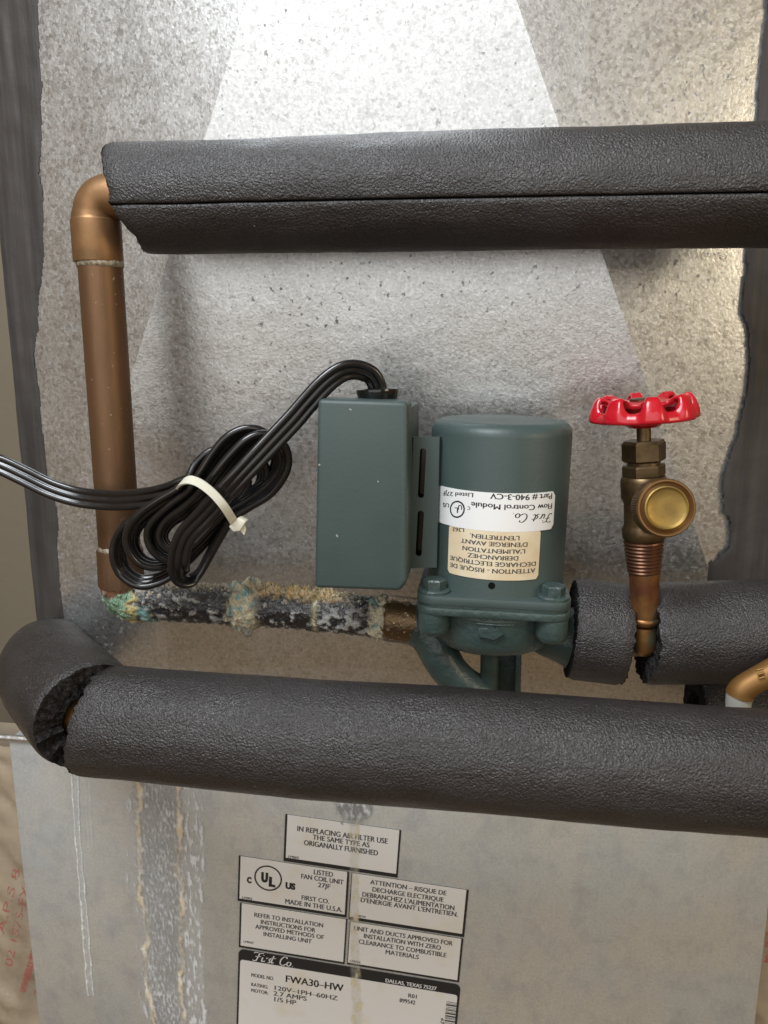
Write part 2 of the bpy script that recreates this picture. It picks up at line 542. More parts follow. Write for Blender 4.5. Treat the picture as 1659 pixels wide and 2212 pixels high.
o = mesh('wall', [(-1.2, 0.16, 0.3), (1.2, 0.16, 0.3), (1.2, 0.16, 2.6), (-1.2, 0.16, 2.6)], [(0, 1, 2, 3)], 'wall', smooth_deg=0)
tag(o, kind='structure')

# ------------------------------------------------------------------ plenum (cross-broken duct panel)
xl = W(47, 1000, 0).x
xr = W(1720, 900, 0).x
zb = W(800, 1545, 0).z
zt = 2.05
apex = W(812, -900, -0.043)
plenum = thing('sheet_metal_plenum', 'galvanised sheet metal duct with pressed diagonal creases behind the pipes', 'duct', (0, 0, zb))
bl = W(78, 1440, 0); br_ = W(1602, 1440, 0)
bl.x = xl
V = [Vector((xl, 0, zb)), Vector((xr, 0, zb)), Vector((xr, 0, zt)), Vector((xl, 0, zt)), apex,
     Vector((xl, 0.16, zb)), Vector((xr, 0.16, zb)), Vector((xr, 0.16, zt)), Vector((xl, 0.16, zt)), bl, Vector((xr, 0, br_.z)), br_]
Fc = [(9, 11, 4), (0, 1, 10, 11, 9), (11, 10, 2, 4), (2, 3, 4), (3, 9, 4), (0, 9, 3, 8, 5), (1, 6, 7, 2, 10), (2, 7, 8, 3), (0, 5, 6, 1)]
mesh('panel', V, Fc, 'galv', plenum, smooth_deg=0)

def plenum_y(x, z):
    best = 0.0
    tris = ((V[9], V[11], V[4]), (V[11], V[10], V[4]), (V[10], V[2], V[4]), (V[3], V[9], V[4]))
    for a, b, c in tris:
        den = (b.z - c.z) * (a.x - c.x) + (c.x - b.x) * (a.z - c.z)
        u = ((b.z - c.z) * (x - c.x) + (c.x - b.x) * (z - c.z)) / den
        v = ((c.z - a.z) * (x - c.x) + (a.x - c.x) * (z - c.z)) / den
        t = 1 - u - v
        if min(u, v, t) >= -1e-4:
            return u * a.y + v * b.y + t * c.y
    return best

def mastic(name, edge_px, side, seed):
    """brushed sealant between the duct's edge and an uneven line of picture points"""
    edge = sorted((W(x, y, 0).z, W(x, y, 0).x) for x, y in edge_px)
    z0, z1 = edge[0][0], edge[-1][0]
    dx, dz = 0.0009, 0.0011
    out = xl + 0.0004 if side < 0 else xr - 0.0004
    nx = int((max(abs(e[1] - out) for e in edge) + 0.012) / dx)
    nzr = int((z1 - z0) / dz)
    V, Fc, idx = [], [], {}
    def keep(i, j):
        z = z0 + (j + 0.5) * dz
        x = out - side * (i + 0.5) * dx
        lim = abs(interp(edge, z) - out)
        d = abs(x - out)
        fr = 0.0030 * nz(x * 190, z * 26, seed) + 0.0010 * fbm(x * 300, z * 60, seed)
        return d < lim + fr
    def vid(i, j):
        if (i, j) not in idx:
            x = out - side * i * dx; z = z0 + j * dz
            th = 0.0007 + 0.0005 * nz(x * 240, z * 22, seed) + 0.0004 * nz(x * 70, z * 70, seed)
            idx[(i, j)] = len(V)
            th = 0.00012 + max(th, 0.0002) * smooth(-0.001, 0.004, abs(interp(edge, z) - out) - abs(x - out))
            V.append(Vector((x, plenum_y(x, z) - th, z)))
        return idx[(i, j)]
    for j in range(nzr):
        for i in range(nx):
            if keep(i, j):
                q = (vid(i, j), vid(i + 1, j), vid(i + 1, j + 1), vid(i, j + 1))
                Fc.append(q if side > 0 else q[::-1])
    return mesh(name, V, Fc, 'mastic', plenum, smooth_deg=60)

mastic('mastic_strip', [(98, -60), (98, 60), (104, 200), (103, 380), (112, 420), (105, 450), (104, 560), (98, 620), (86, 690), (84, 760), (92, 840), (98, 900),
                        (106, 1000), (121, 1070), (131, 1120), (134, 1250), (141, 1310), (150, 1500)], -1, 1.0)
mastic('mastic_strip', [(1642, -60), (1644, 60), (1634, 200), (1626, 300), (1612, 420), (1608, 541), (1605, 596), (1596, 676), (1613, 724), (1612, 797), (1604, 874), (1595, 918),
                        (1579, 962), (1557, 1017), (1555, 1053), (1564, 1108), (1575, 1145), (1569, 1174), (1531, 1214), (1527, 1258), (1520, 1400)], 1, 9.0)
# a stray thread of sealant and a few ridges beside the left strip
pts = [W(x, y, -0.004) for x, y in ((112, 574), (125, 572), (136, 578), (146, 588), (152, 594), (160, 580))]
V_, F_ = sweep(catmull([tuple(p) for p in pts], 5), lambda i, t: 0.00045 + 0.0005 * smooth(14, 20, i) * (1 - smooth(20, 25, i)), 8)
mesh('mastic_thread', V_, F_, 'mastic', plenum)
for (x0, y0, x1, y1) in ((116, 756, 172, 752), (120, 764, 163, 766), (122, 745, 160, 747), (124, 722, 150, 735), (124, 700, 148, 697), (126, 668, 146, 660)):
    a, b = W(x0, y0, 0.0003), W(x1, y1, 0.0003)
    V_, F_ = sweep([a.lerp(b, k / 12) + Vector((0, 0, 0.0006 * nz(k * .7, y0))) for k in range(13)], lambda i, t: 0.0003 + 0.0010 * math.sin(math.pi * (i + 0.3) / 13) ** 2, 8)
    mesh('mastic_ridge', V_, F_, 'galv', plenum)

# ------------------------------------------------------------------ wrapped board beside the cabinet, left and right
def board(label, x0, x1, z0, z1, y0, seed):
    t = thing('wrapped_board', label, 'board', ((x0 + x1) / 2, y0, z0))
    nx, nzr = 46, 90
    V, Fc = [], []
    for j in range(nzr + 1):
        for i in range(nx + 1):
            x = x0 + (x1 - x0) * i / nx; z = z0 + (z1 - z0) * j / nzr
            cr = abs(fbm(x * 22 + z * 9, z * 14, seed, 3))
            V.append((x, y0 - 0.006 * (1 - min(cr * 2.2, 1)) - 0.004 * fbm(x * 9, z * 9, seed), z))
    for j in range(nzr):
        for i in range(nx):
            a = j * (nx + 1) + i
            Fc.append((a, a + 1, a + nx + 2, a + nx + 1))
    b = len(V)
    V += [(x0, y0 + 0.03, z0), (x1, y0 + 0.03, z0), (x1, y0 + 0.03, z1), (x0, y0 + 0.03, z1)]
    Fc.append((b + 3, b + 2, b + 1, b))
    mesh('film', V, Fc, 'film', t, 50)
    return t

cl = W(16, 1640, YC).x                       # cabinet's left and right edges, top edge
cl = (W(36, 1640, YC).x + W(72, 2212, YC).x) / 2
cr_ = (W(1655, 2015, YC).x + W(1631, 2212, YC).x) / 2
ct = W(60, 1600, YC).z
YB = 0.012
tb = board('tan board behind clear film with red stamped letters left of the cabinet', cl - 0.16, cl + 0.02, 0.70, W(10, 1600, YB).z - 0.002, YB, 3.0)
def red_text(parent, s, p_a, p_b, h, Y):
    """stamped text running from picture point p_a to p_b (baseline)"""
    a, b = W(*p_a, Y), W(*p_b, Y)
    e = b - a; L = e.length; e /= L
    n_ = Vector((-e.z, 0, e.x))
    vs_, fs_ = text2d(s, bold=0.012)
    mesh('stamped_lettering', [a + e * (L * x) + n_ * (h * y) for x, y in vs_], fs_, 'red_ink', parent, 0)
YI = YB - 0.0125
red_text(tb, '02 1S7S-FX', (26, 2090), (64, 1915), 0.0062, YI)
red_text(tb, 'A.P.S 8', (8, 2020), (44, 1880), 0.0060, YI)
red_text(tb, 'Ventil', (88, 2155), (101, 1975), 0.0058, YI)
red_text(tb, 'IS', (126, 2170), (134, 2120), 0.006, YI)
p = [W(x, y, YI) for x, y in ((42, 2142), (56, 2144), (104, 1985), (97, 1940), (86, 1985))]
mesh('stamped_bar', p, [(0, 1, 2, 3, 4)], 'red_ink', tb, 0)
rb = board('tan wrapped board just right of the cabinet at the frame edge', cr_ - 0.02, cr_ + 0.12, 0.70, W(1650, 1960, YB).z, YB, 8.0)
for k, (x0, y0, x1, y1) in enumerate(((1656, 2012, 1665, 2022), (1654, 2034, 1668, 2046), (1652, 2056, 1668, 2080))):
    mesh('stamped_bar', [W(x0, y0, YI), W(x1, y0 - 3, YI), W(x1, y1, YI), W(x0 - 2, y1, YI)], [(0, 1, 2, 3)], 'red_ink', rb, 0)

# ------------------------------------------------------------------ air handler cabinet
cab = thing('air_handler', 'grey sheet metal cabinet with white labels and mineral streaks below the pipes', 'air handler', ((cl + cr_) / 2, YC, 0.70))
bm = prism([Vector((cl, YC, 0.70)), Vector((cr_, YC, 0.70)), Vector((cr_, YC, ct)), Vector((cl, YC, ct))], Vector((0, 0.17, 0)), 0.0012, 2)
bm_mesh('front_panel', bm, 'cabinet', cab, 35)
V_, F_ = sweep([Vector((cl - 0.012, YC - 0.0005, ct + 0.0015)), Vector((cl + 0.024, YC - 0.0005, ct + 0.0015))], lambda i, t: 0.0022, 14)
mesh('top_hem', V_, F_, 'galv', cab)
V_, F_ = sweep([Vector((cl + 0.025, YC - 0.0008, ct + 0.0012)), Vector((cr_, YC - 0.0008, ct + 0.0012))], lambda i, t: 0.0019, 14)
mesh('top_hem', V_, F_, 'galv', cab)

# --- paper labels (they sit a little askew)
A0 = W(513, 1847, YC); B0 = W(1012, 1921, YC)
ex = (B0 - A0).normalized(); ez = Vector((-ex.z, 0, ex.x))
def C8(cx, cy): return (486 + cx * 0.3418, 1701 + cy * 0.3418)
def lab(cx, cy):
    d = W(*C8(cx, cy), YC) - A0
    return d.dot(ex), d.dot(ez)
def at(a, b, lift): return A0 + ex * a + ez * b + Vector((0, -lift, 0))

def add_text(parent, s, p0, p1, hpx, lift, mat='grey_ink', bold=0.022, shear=0.0, fit=True, name='lettering'):
    a0, b0 = lab(*p0); a1, b1 = lab(*p1)
    h = hpx * 0.3418 / 1661 * (W(700, 1950, YC) - CAM).dot(fw)
    L = a1 - a0
    vs_, fs_ = text2d(s, shear, bold if bold > 0.03 else 0.0)
    bb = (b0 + b1) / 2
    k = 0.075 * h
    nv = len(vs_)
    V = [at(a0 + (L - k) * x, bb + h * y, lift) for x, y in vs_] + [at(a0 + (L - k) * x + k, bb + h * y, lift + 0.00002) for x, y in vs_]
    return mesh(name, V, list(fs_) + [tuple(q + nv for q in f) for f in fs_], mat, parent, 0)

def label_plate(tl, tr, brp, blp, border=(1, 1, 1, 0), lab_text=None, bw=0.0022):
    """black-backed paper label; border = left, right, bottom, top"""
    P = [lab(*q) for q in (blp, brp, tr, tl)]
    a0 = (P[0][0] + P[3][0]) / 2; a1 = (P[1][0] + P[2][0]) / 2
    b0 = (P[0][1] + P[1][1]) / 2; b1 = (P[2][1] + P[3][1]) / 2
    return a0, a1, b0, b1

def rect_mesh(name, a0, a1, b0, b1, l0, l1, mat, parent, rc=0.0):
    if rc:
        pl = [(x + (a0 + a1) / 2, y + (b0 + b1) / 2) for x, y in round_rect(a1 - a0, b1 - b0, rc)]
    else: pl = [(a0, b0), (a1, b0), (a1, b1), (a0, b1)]
    n_ = len(pl)
    V = [at(a, b, l0) for a, b in pl] + [at(a, b, l1) for a, b in pl]
    Fc = [tuple(range(n_, 2 * n_))] + [(k, (k + 1) % n_, n_ + (k + 1) % n_, n_ + k) for k in range(n_)]
    return mesh(name, V, Fc, mat, parent, 0)

def sticker(quad, texts, label, margins, header=None):
    a0, a1, b0, b1 = label_plate(*quad)
    s = rect_mesh('sticker', a0, a1, b0, b1, 0.0002, 0.0006, 'ink', cab)
    s['label'] = label
    ml, mr, mb, mt = margins
    rect_mesh('paper', a0 + ml, a1 - mr, b0 + mb, b1 - mt, 0.0006, 0.0008, 'label', s)
    for tx in texts:
        add_text(s, tx[0], tx[1], tx[2], tx[3], 0.00092, *tx[4:])
    return s

s1 = sticker(((375, 165), (1110, 268), (1095, 570), (378, 460)), [
    ('IN REPLACING AIR FILTER USE', (458, 271), (1030, 350), 36), ('THE SAME TYPE AS', (555, 325), (915, 372), 34),
    ('ORIGANALLY FURNISHED', (500, 360), (968, 424), 36), ('LM069', (402, 440), (468, 447), 18)],
    'topmost black-edged white label about replacing the air filter', (0.0016, 0.0012, 0.0030, 0.0))
s2 = sticker(((80, 428), (780, 530), (775, 825), (90, 710)), [
    ('LISTED', (562, 545), (685, 558), 34), ('FAN COIL UNIT', (483, 572), (750, 605), 33), ('27JF', (588, 625), (668, 633), 32),
    ('FIRST CO.', (485, 705), (660, 727), 32), ('MADE IN THE U.S.A.', (382, 728), (743, 782), 34), ('LM002', (110, 698), (175, 703), 16),
    ('C', (140, 595), (170, 599), 40, 'ink', 0.05), ('US', (383, 632), (447, 640), 42, 'ink', 0.05),
    ('U', (230, 588), (274, 592), 62, 'ink', 0.06), ('L', (278, 616), (320, 622), 62, 'ink', 0.06)],
    'white label with circled UL mark and fan coil listing', (0.0014, 0.0014, 0.0024, 0.0))
ca, cb = lab(275, 568); ra = (lab(363, 580)[0] - lab(187, 556)[0]) / 2
V_, F_ = ring2d(ca, cb, ra, ra, 0.0011)
mesh('circled_mark', [at(a, b, 0.00092) for a, b in V_], F_, 'ink', s2, 0)
s3 = sticker(((790, 535), (1538, 645), (1515, 940), (790, 835)), [
    ('ATTENTION \u2013 RISQUE DE', (918, 610), (1400, 672), 32), ('DECHARGE ELECTRIQUE', (932, 655), (1382, 715), 32),
    ("DEBRANCHEZ L'ALIMENTATION", (868, 690), (1450, 764), 33), ("D'ENERGIE AVANT L'ENTRETIEN.", (858, 722), (1472, 808), 33), ('LM034', (822, 812), (890, 818), 16)],
    'white label with French electric shock warning', (0.0008, 0.0016, 0.0026, 0.0))
s4 = sticker(((90, 720), (770, 835), (760, 1115), (95, 1005)), [
    ('REFER TO INSTALLATION', (187, 812), (622, 878), 31), ('INSTRUCTIONS FOR', (228, 858), (573, 908), 31),
    ('APPROVED METHODS OF', (193, 888), (627, 952), 31), ('INSTALLING UNIT', (245, 932), (550, 980), 31), ('LM047', (120, 976), (185, 982), 16)],
    'white label about approved installation methods', (0.0014, 0.0010, 0.0018, 0.0))
s5 = sticker(((782, 842), (1500, 952), (1485, 1240), (780, 1105)), [
    ('UNIT AND DUCTS APPROVED FOR', (815, 900), (1440, 990), 32), ('INSTALLATION WITH ZERO', (878, 948), (1365, 1018), 32),
    ('CLEARANCE TO COMBUSTIBLE', (845, 985), (1400, 1063), 32), ('MATERIALS', (1015, 1046), (1225, 1080), 32), ('LM036', (792, 1098), (858, 1105), 16)],
    'white label about zero clearance to combustible materials', (0.0006, 0.0014, 0.0018, 0.0))
# rating plate
P_tl, P_tr = lab(88, 1012), lab(1490, 1250)
a0, a1 = P_tl[0], P_tr[0]; b1 = (P_tl[1] + P_tr[1]) / 2; b0 = b1 - 0.085
s6 = rect_mesh('sticker', a0, a1, b0, b1, 0.0002, 0.0006, 'ink', cab, 0.004)
s6['label'] = 'large rating plate label with black header and model number'
rect_mesh('paper', a0 + 0.0015, a1 - 0.0015, b0 + 0.002, b1 - 0.0084, 0.0006, 0.0008, 'label', s6, 0.002)
for tx in (('MODEL NO.', (168, 1190), (312, 1212), 27), ('FWA30\u2013HW', (385, 1222), (750, 1284), 52, 'ink'), ('RATING:', (168, 1248), (275, 1266), 26),
           ('120V\u20131PH\u201360HZ', (315, 1272), (713, 1340), 33), ('MOTOR:', (168, 1285), (275, 1303), 26), ('2.7 AMPS', (308, 1308), (518, 1342), 34),
           ('1/5 HP', (313, 1345), (452, 1367), 34), ('R01', (1158, 1320), (1212, 1329), 30), ('899542', (1103, 1350), (1203, 1366), 30),
           ('DALLAS, TEXAS 75227', (1015, 1222), (1337, 1278), 27, 'white_ink', 0.03)):
    add_text(s6, tx[0], tx[1], tx[2], tx[3], 0.00092, *tx[4:])
qa, qb = lab(178, 1092); qa1, _ = lab(432, 1110); sc = (qa1 - qa) / 3.1
V_, F_ = stroke2d(SCRIPT, 0.045)
mesh('script_lettering', [at(qa + sc * x, qb + 0.0006 + sc * 0.80 * y, 0.00092) for x, y in V_], F_, 'white_ink', s6, 0)
ba0 = lab(1395, 1400)[0]; ba1 = lab(1462, 1400)[0]; bt = lab(1430, 1350)[1]
y_ = bt
random.seed(3)
for k in range(26):
    wd = random.choice((0.0004, 0.0004, 0.0008, 0.0012))
    rect_mesh('barcode_bar', ba0, ba1, y_ - wd, y_, 0.00082, 0.00090, 'grey_ink', s6)
    y_ -= wd + random.choice((0.0005, 0.0005, 0.0009))
vs_, fs_ = text2d('678', 0, 0.02)
tx0 = lab(1366, 1450)
mesh('lettering', [at(tx0[0] + 0.0022 * y, tx0[1] - 0.0075 * x, 0.00092) for x, y in vs_], fs_, 'grey_ink', s6, 0)

# --- mineral streaks: raised, uneven crust on the cabinet and over the labels
def streak(name, mid_px, halfw, y_px0, y_px1, colour, lift, seed, da=0.0006, parent=cab):
    """mid_px: [(py, px)], halfw: [(py, half width in px)]; colour(u, v, a, b) -> (rgb, density, height)"""
    V, Fc, C, D = [], [], [], []
    n = max(6, int(2 * max(h for _, h in halfw) / 3.4 * 0.001 / da))
    mrows = int((y_px1 - y_px0) / 3.4 * 0.001 / (da * 1.5))
    for j in range(mrows + 1):
        py = y_px0 + (y_px1 - y_px0) * j / mrows
        mx, hw = interp(mid_px, py), interp(halfw, py)
        for i in range(n + 1):
            u = -1 + 2 * i / n
            p = W(mx + hw * u, py, YC)
            c, d, h = colour(u, py, p.x, p.z)
            p.y = YC - lift - max(h, 0.0)
            V.append(p); C.append(c); D.append(min(max(d, 0), 1))
    for j in range(mrows):
        for i in range(n):
            a = j * (n + 1) + i
            if D[a] + D[a + 1] + D[a + n + 1] + D[a + n + 2] > 0.04:
                Fc.append((a, a + n + 1, a + n + 2, a + 1))
    return mesh(name, V, Fc, 'streak', parent, 60, {'Col': C, 'dens': D})

def col_band(u, py, x, z):
    wob = 0.16 * nz(x * 30, z * 24, 2) + 0.10 * nz(x * 170, z * 110, 4) + 0.05 * nz(x * 500, z * 350, 9)
    v = u + wob
    g = 0.75 * fbm(x * 620, z * 230, 1.0, 6) + 0.35 * nz(x * 90, z * 40, 6); g2 = fbm(x * 1500, z * 700, 5.0)
    base = mix3((0.36, 0.37, 0.385), (0.70, 0.71, 0.72), smooth(-0.45, 0.85, g + 0.5 * g2))
    d = 0.45 + 0.6 * g
    h = 0.0003 + 0.0004 * g
    e1 = math.exp(-((v + 0.60) / 0.075) ** 2); e2 = math.exp(-((v - 0.36) / 0.07) ** 2)
    ed = max(e1, e2) * (0.70 + 0.8 * nz(x * 120, z * 45, 8))
    cream = mix3((0.66, 0.54, 0.36), (0.80, 0.76, 0.66), smooth(-0.3, 0.5, nz(x * 260, z * 90, 3)))
    base = mix3(base, cream, min(max(ed, 0), 1)); d = max(d, ed * 1.2); h += 0.0006 * max(ed, 0)
    if v > 0.42:
        m = smooth(0.42, 0.5, v)
        wsp = 1.1 * smooth(-0.1, 0.7, fbm(x * 380, z * 120, 7, 6)) + 0.45 * math.exp(-((v - 0.88) / 0.05) ** 2) * (0.6 + nz(x * 50, z * 80, 4))
        base = mix3(base, (0.70, 0.71, 0.72), m); d = d * (1 - m) + m * (0.20 + wsp)
    if v < -0.66:
        m = smooth(-0.66, -0.74, v)
        base = mix3(base, (0.60, 0.61, 0.62), m); d = d * (1 - m) + m * (0.10 + 0.9 * smooth(0.1, 0.6, fbm(x * 230, z * 60, 9)))
    d *= (1 - smooth(0.80, 0.98, abs(v))) * (1.12 + 0.35 * nz(x * 60, z * 25, 15))
    return base, d, h
streak('mineral_streak', [(1640, 352), (1850, 357), (2000, 362), (2212, 374), (2320, 380)], [(1640, 92), (1850, 92), (2000, 84), (2212, 76), (2320, 74)], 1650, 2310, col_band, 0.0003, 1)

def col_thin(u, py, x, z):
    wob = 0.25 * nz(x * 50, z * 90, 12)
    v = u + wob
    ed = math.exp(-((abs(v) - 0.55) / 0.16) ** 2)
    blob = smooth(0.0, 0.5, fbm(x * 300, z * 260, 2))
    d = (0.30 * (1 - smooth(0.5, 0.7, abs(v))) + 1.0 * ed) * (0.55 + 0.75 * blob)
    d *= 1 - smooth(0.8, 1.0, abs(v))
    return (0.74, 0.75, 0.75), d, 0.0005 * ed
streak('mineral_streak', [(1660, 162), (1800, 168), (1950, 181), (2100, 192), (2212, 204), (2300, 210)], [(1660, 13), (1800, 9), (2000, 11), (2212, 12)], 1662, 2150, col_thin, 0.0004, 2, 0.0004)
def col_faint(u, py, x, z):
    c, d, h = col_thin(u, py, x, z)
    return c, d * 0.35 * (1 - smooth(1800, 1860, py)), h
streak('mineral_streak', [(1680, 190), (1860, 197)], [(1680, 9), (1860, 7)], 1680, 1860, col_faint, 0.0004, 3, 0.0005)
def col_mid(u, py, x, z):
    g = fbm(x * 330, z * 160, 11)
    k = (1 - smooth(0.55, 0.95, abs(u) + 0.3 * nz(x * 200, z * 120))) * (1 - smooth(1760, 1795, py + 18 * abs(u)))
    return mix3((0.22, 0.225, 0.23), (0.66, 0.66, 0.66), smooth(-0.3, 0.5, g)), k * (0.7 + 0.5 * g), 0.0004
streak('mineral_streak', [(1700, 768), (1800, 766)], [(1700, 58), (1800, 36)], 1700, 1800, col_mid, 0.0004, 4)
def col_run(u, py, x, z):
    g = fbm(x * 250, z * 110, 13)
    k = (1 - smooth(0.45, 0.95, abs(u + 0.3 * nz(5, z * 120))))
    return mix3((0.60, 0.58, 0.52), (0.74, 0.66, 0.45), smooth(-0.3, 0.4, g)), k * (0.18 + 0.55 * smooth(-0.1, 0.6, g)), 0.0002
streak('drip_mark', [(1780, 766), (2000, 766), (2212, 772)], [(1780, 14), (2000, 13), (2212, 15)], 1770, 2260, col_run, 0.0011, 5, 0.0005)

# ================================================================== COPPER RUN (riser, elbows, corroded length)
rT, rB = W(216, 560, YP), W(259, 1190, YP)
riser_r = rad(240, 900, YP, 42.5)
run = thing('copper_pipe_run', 'copper riser with elbows and crusted blackened lower length left of the pump', 'pipe', rB)
V_, F_ = lathe(rT, rB, [(0, riser_r), (1, riser_r)], 56)
mesh('riser', V_, F_, 'copper', run)

def bead(name, c, a, r, th, mat, parent, seed):
    """uneven solder ring"""
    x, f = frame(a)
    V, Fc = [], []
    n, m = 72, 8
    for i in range(n):
        th_ = 2 * math.pi * i / n
        d = x * math.cos(th_) + f * math.sin(th_)
        s = th * (1 + 0.35 * nz(math.cos(th_) * 3, math.sin(th_) * 3, seed))
        sh = 0.0006 * nz(math.cos(th_) * 2, math.sin(th_) * 2, seed + 5)
        for k in range(m):
            p = 2 * math.pi * k / m
            V.append(c + d * (r + s * 0.6 * math.cos(p)) + a * (s * 1.5 * math.sin(p) + sh))
    for i in range(n):
        for k in range(m):
            Fc.append((i * m + k, i * m + (k + 1) % m, ((i + 1) % n) * m + (k + 1) % m, ((i + 1) % n) * m + k))
    return mesh(name, V, Fc, mat, parent, 60)

up_r = (rT - rB).normalized()
fit_r = riser_r * 1.115
# upper elbow
c0, c1 = W(213, 567, YP), W(207, 478, YP)
V_, F_ = lathe(c0, c1, [(0, fit_r * 0.985), (0.03, fit_r), (0.97, fit_r), (1.0, fit_r * 0.995)], 56)
mesh('elbow_socket', V_, F_, 'fitting', run)
pth = catmull([tuple(W(x, y, YP)) for x, y in ((207, 479), (207, 468), (212, 446), (228, 430), (262, 424), (330, 424))], 10)
pth = [Vector(p) for p in pth]
V_, F_ = sweep(pth, lambda i, t: riser_r * interp([(0, 1.11), (6, 1.06), (14, 1.02), (60, 1.02)], i), 56)
mesh('upper_elbow', V_, F_, 'fitting', run)
bead('solder_ring', W(216.5, 571, YP), up_r, riser_r * 1.0, 0.0011, 'solder', run, 1)
# lower elbow socket
c0, c1 = W(259, 1185, YP), W(262.5, 1262, YP)
V_, F_ = lathe(c0, c1, [(0, fit_r * 0.985), (0.03, fit_r), (1.0, fit_r)], 56)
mesh('elbow_socket', V_, F_, 'copper', run)
bead('solder_ring', W(258.5, 1183, YP), up_r, riser_r * 1.01, 0.0011, 'solder', run, 4)

# corroded elbow and pipe: real relief, crust colours in the mesh
BLACK, GREYW, CREAM, ORANGE, TEAL, GREEN, BROWN, COPPER = ((0.017, 0.015, 0.016), (0.38, 0.37, 0.35), (0.56, 0.50, 0.34), (0.50, 0.29, 0.09), (0.19, 0.38, 0.37),
                                                         (0.10, 0.20, 0.12), (0.055, 0.026, 0.018), (0.20, 0.09, 0.045))
cp = [(262.5, 1256), (264, 1270), (273, 1287), (293, 1297), (322, 1299), (380, 1301), (450, 1305), (530, 1309), (620, 1315), (690, 1321), (760, 1327), (836, 1334)]
cp3 = [Vector(p) for p in catmull([tuple(W(x, y, YP)) for x, y in cp], 34)]
# even spacing
S = [0.0]
for a, b in zip(cp3, cp3[1:]): S.append(S[-1] + (b - a).length)
def along(s):
    for i in range(len(S) - 1):
        if s <= S[i + 1]:
            return cp3[i].lerp(cp3[i + 1], (s - S[i]) / max(S[i + 1] - S[i], 1e-9))
    return cp3[-1]
Ltot = S[-1]
NS = int(Ltot / 0.00055)
path = [along(Ltot * i / NS) for i in range(NS + 1)]
def s_of_px(px):
    x = W(px, 1315, YP).x
    best = min(range(len(path) // 6, len(path)), key=lambda i: abs(path[i].x - x))
    return best
ring_i, line_i, cream_i = s_of_px(532), s_of_px(686), s_of_px(824)
elb_i = s_of_px(322)
ds = Ltot / NS
colC, wetC = [], []
base_r = rad(450, 1314, YP, 38)
SEG = 120
def cor_r(i, th):
    s = i * ds
    cx, sy = math.cos(th), math.sin(th)
    g = fbm(cx * 3.2, sy * 3.2, s * 260, 6); fine = fbm(cx * 22, sy * 22, s * 2000, 3)
    # th: x axis of the frame points... top is found from the point's normal below
    P = path[i]
    nx_, nf_ = FR[i]
    nrm = nx_ * cx + nf_ * sy
    topn, frontn = nrm.z, -nrm.y
    r = base_r * interp([(0, 1.10), (elb_i * 0.5, 1.03), (elb_i, 1.05), (elb_i + 6, 1.0)], i)
    crust = 0.0
    c = BLACK; wet = 0.92
    px_like = i
    # grey-white bloom
    bloom = smooth(0.10, 0.50, g + 0.35 * fine + (0.26 if i > line_i else (-0.02 if i < ring_i else -0.20)) * (1 if abs(topn) < 0.75 else 0.2))
    if line_i < i < cream_i: bloom *= 0.55 + 0.45 * smooth(0.45, -0.1, topn)
    c = mix3(c, GREYW, 0.85 * bloom); wet -= 0.55 * bloom; crust += 0.0008 * bloom
    c = mix3(c, BROWN, 0.25 * smooth(0.1, 0.5, nz(cx * 4, sy * 4, s * 160 + 40)))
    # orange crust along the top
    oc = smooth(0.70, 0.92, topn + 0.22 * g) * smooth(ring_i - 8, ring_i + 6, i) * (1 - smooth(cream_i - 60, cream_i - 20, i))
    oc = max(oc, 0.45 * smooth(0.92, 1.0, topn + 0.25 * fine) * (1 - smooth(ring_i - 10, ring_i, i)))
    c = mix3(c, mix3(ORANGE, CREAM, smooth(-0.3, 0.4, fine)), oc); wet *= 1 - oc; crust += 0.0024 * oc * (0.5 + g + 0.8 * fine)
    # crusted collars
    for k, wd, hh in ((ring_i, 14, 0.0026), (cream_i, 9, 0.0020)):
        m = math.exp(-((i - k + 5 * g) / wd) ** 4)
        cc = mix3(CREAM, TEAL, smooth(0.05, 0.45, nz(cx * 3, sy * 3, s * 260 + 9) + (0.02 if topn > 0.2 and k == ring_i else -0.15)))
        cc = mix3(cc, (0.66, 0.64, 0.56), smooth(0.1, 0.6, fine))
        c = mix3(c, cc, m); crust += hh * m * (0.7 + 0.8 * g); wet *= 1 - 0.8 * m
    m = math.exp(-((i - line_i) / 2.6) ** 2)
    c = mix3(c, mix3(CREAM, (0.22, 0.20, 0.08), smooth(-0.1, 0.3, g)), 0.85 * m); crust += 0.0007 * m
    # verdigris on the elbow
    if i < elb_i + 14:
        t = i / elb_i
        g3 = nz(cx * 3.2, sy * 3.2, s * 120 + 3)
        gc = mix3(GREEN, (0.36, 0.44, 0.30), smooth(-0.2, 0.6, fine))
        k = smooth(0.16, 0.26, t + 0.10 * g) * (1 - smooth(0.60, 0.78, t + 0.3 * g3))
        cop = 1 - smooth(0.14, 0.24, t + 0.10 * g)
        c = mix3(c, COPPER, cop); wet = wet * (1 - cop) + 0.55 * cop
        c = mix3(c, gc, k); wet *= 1 - 0.8 * k; crust += 0.0006 * k
        yk = math.exp(-((t - 0.66 + 0.2 * g3) / 0.07) ** 2)
        c = mix3(c, (0.50, 0.37, 0.13), 0.9 * yk); crust += 0.0009 * yk
        tk = math.exp(-((t - 0.92 - 0.1 * g) / 0.13) ** 2) * smooth(0.15, -0.35, topn)
        c = mix3(c, TEAL, tk); wet *= 1 - tk
        pk = smooth(0.25, 0.55, fbm(cx * 5, sy * 5, s * 350 + 20)) * smooth(0.7, 1.0, t)
        c = mix3(c, (0.45, 0.38, 0.28), 0.8 * pk)
    colC.append(c); wetC.append(max(wet, 0))
    return r + crust + 0.00035 * fine + 0.0004 * g
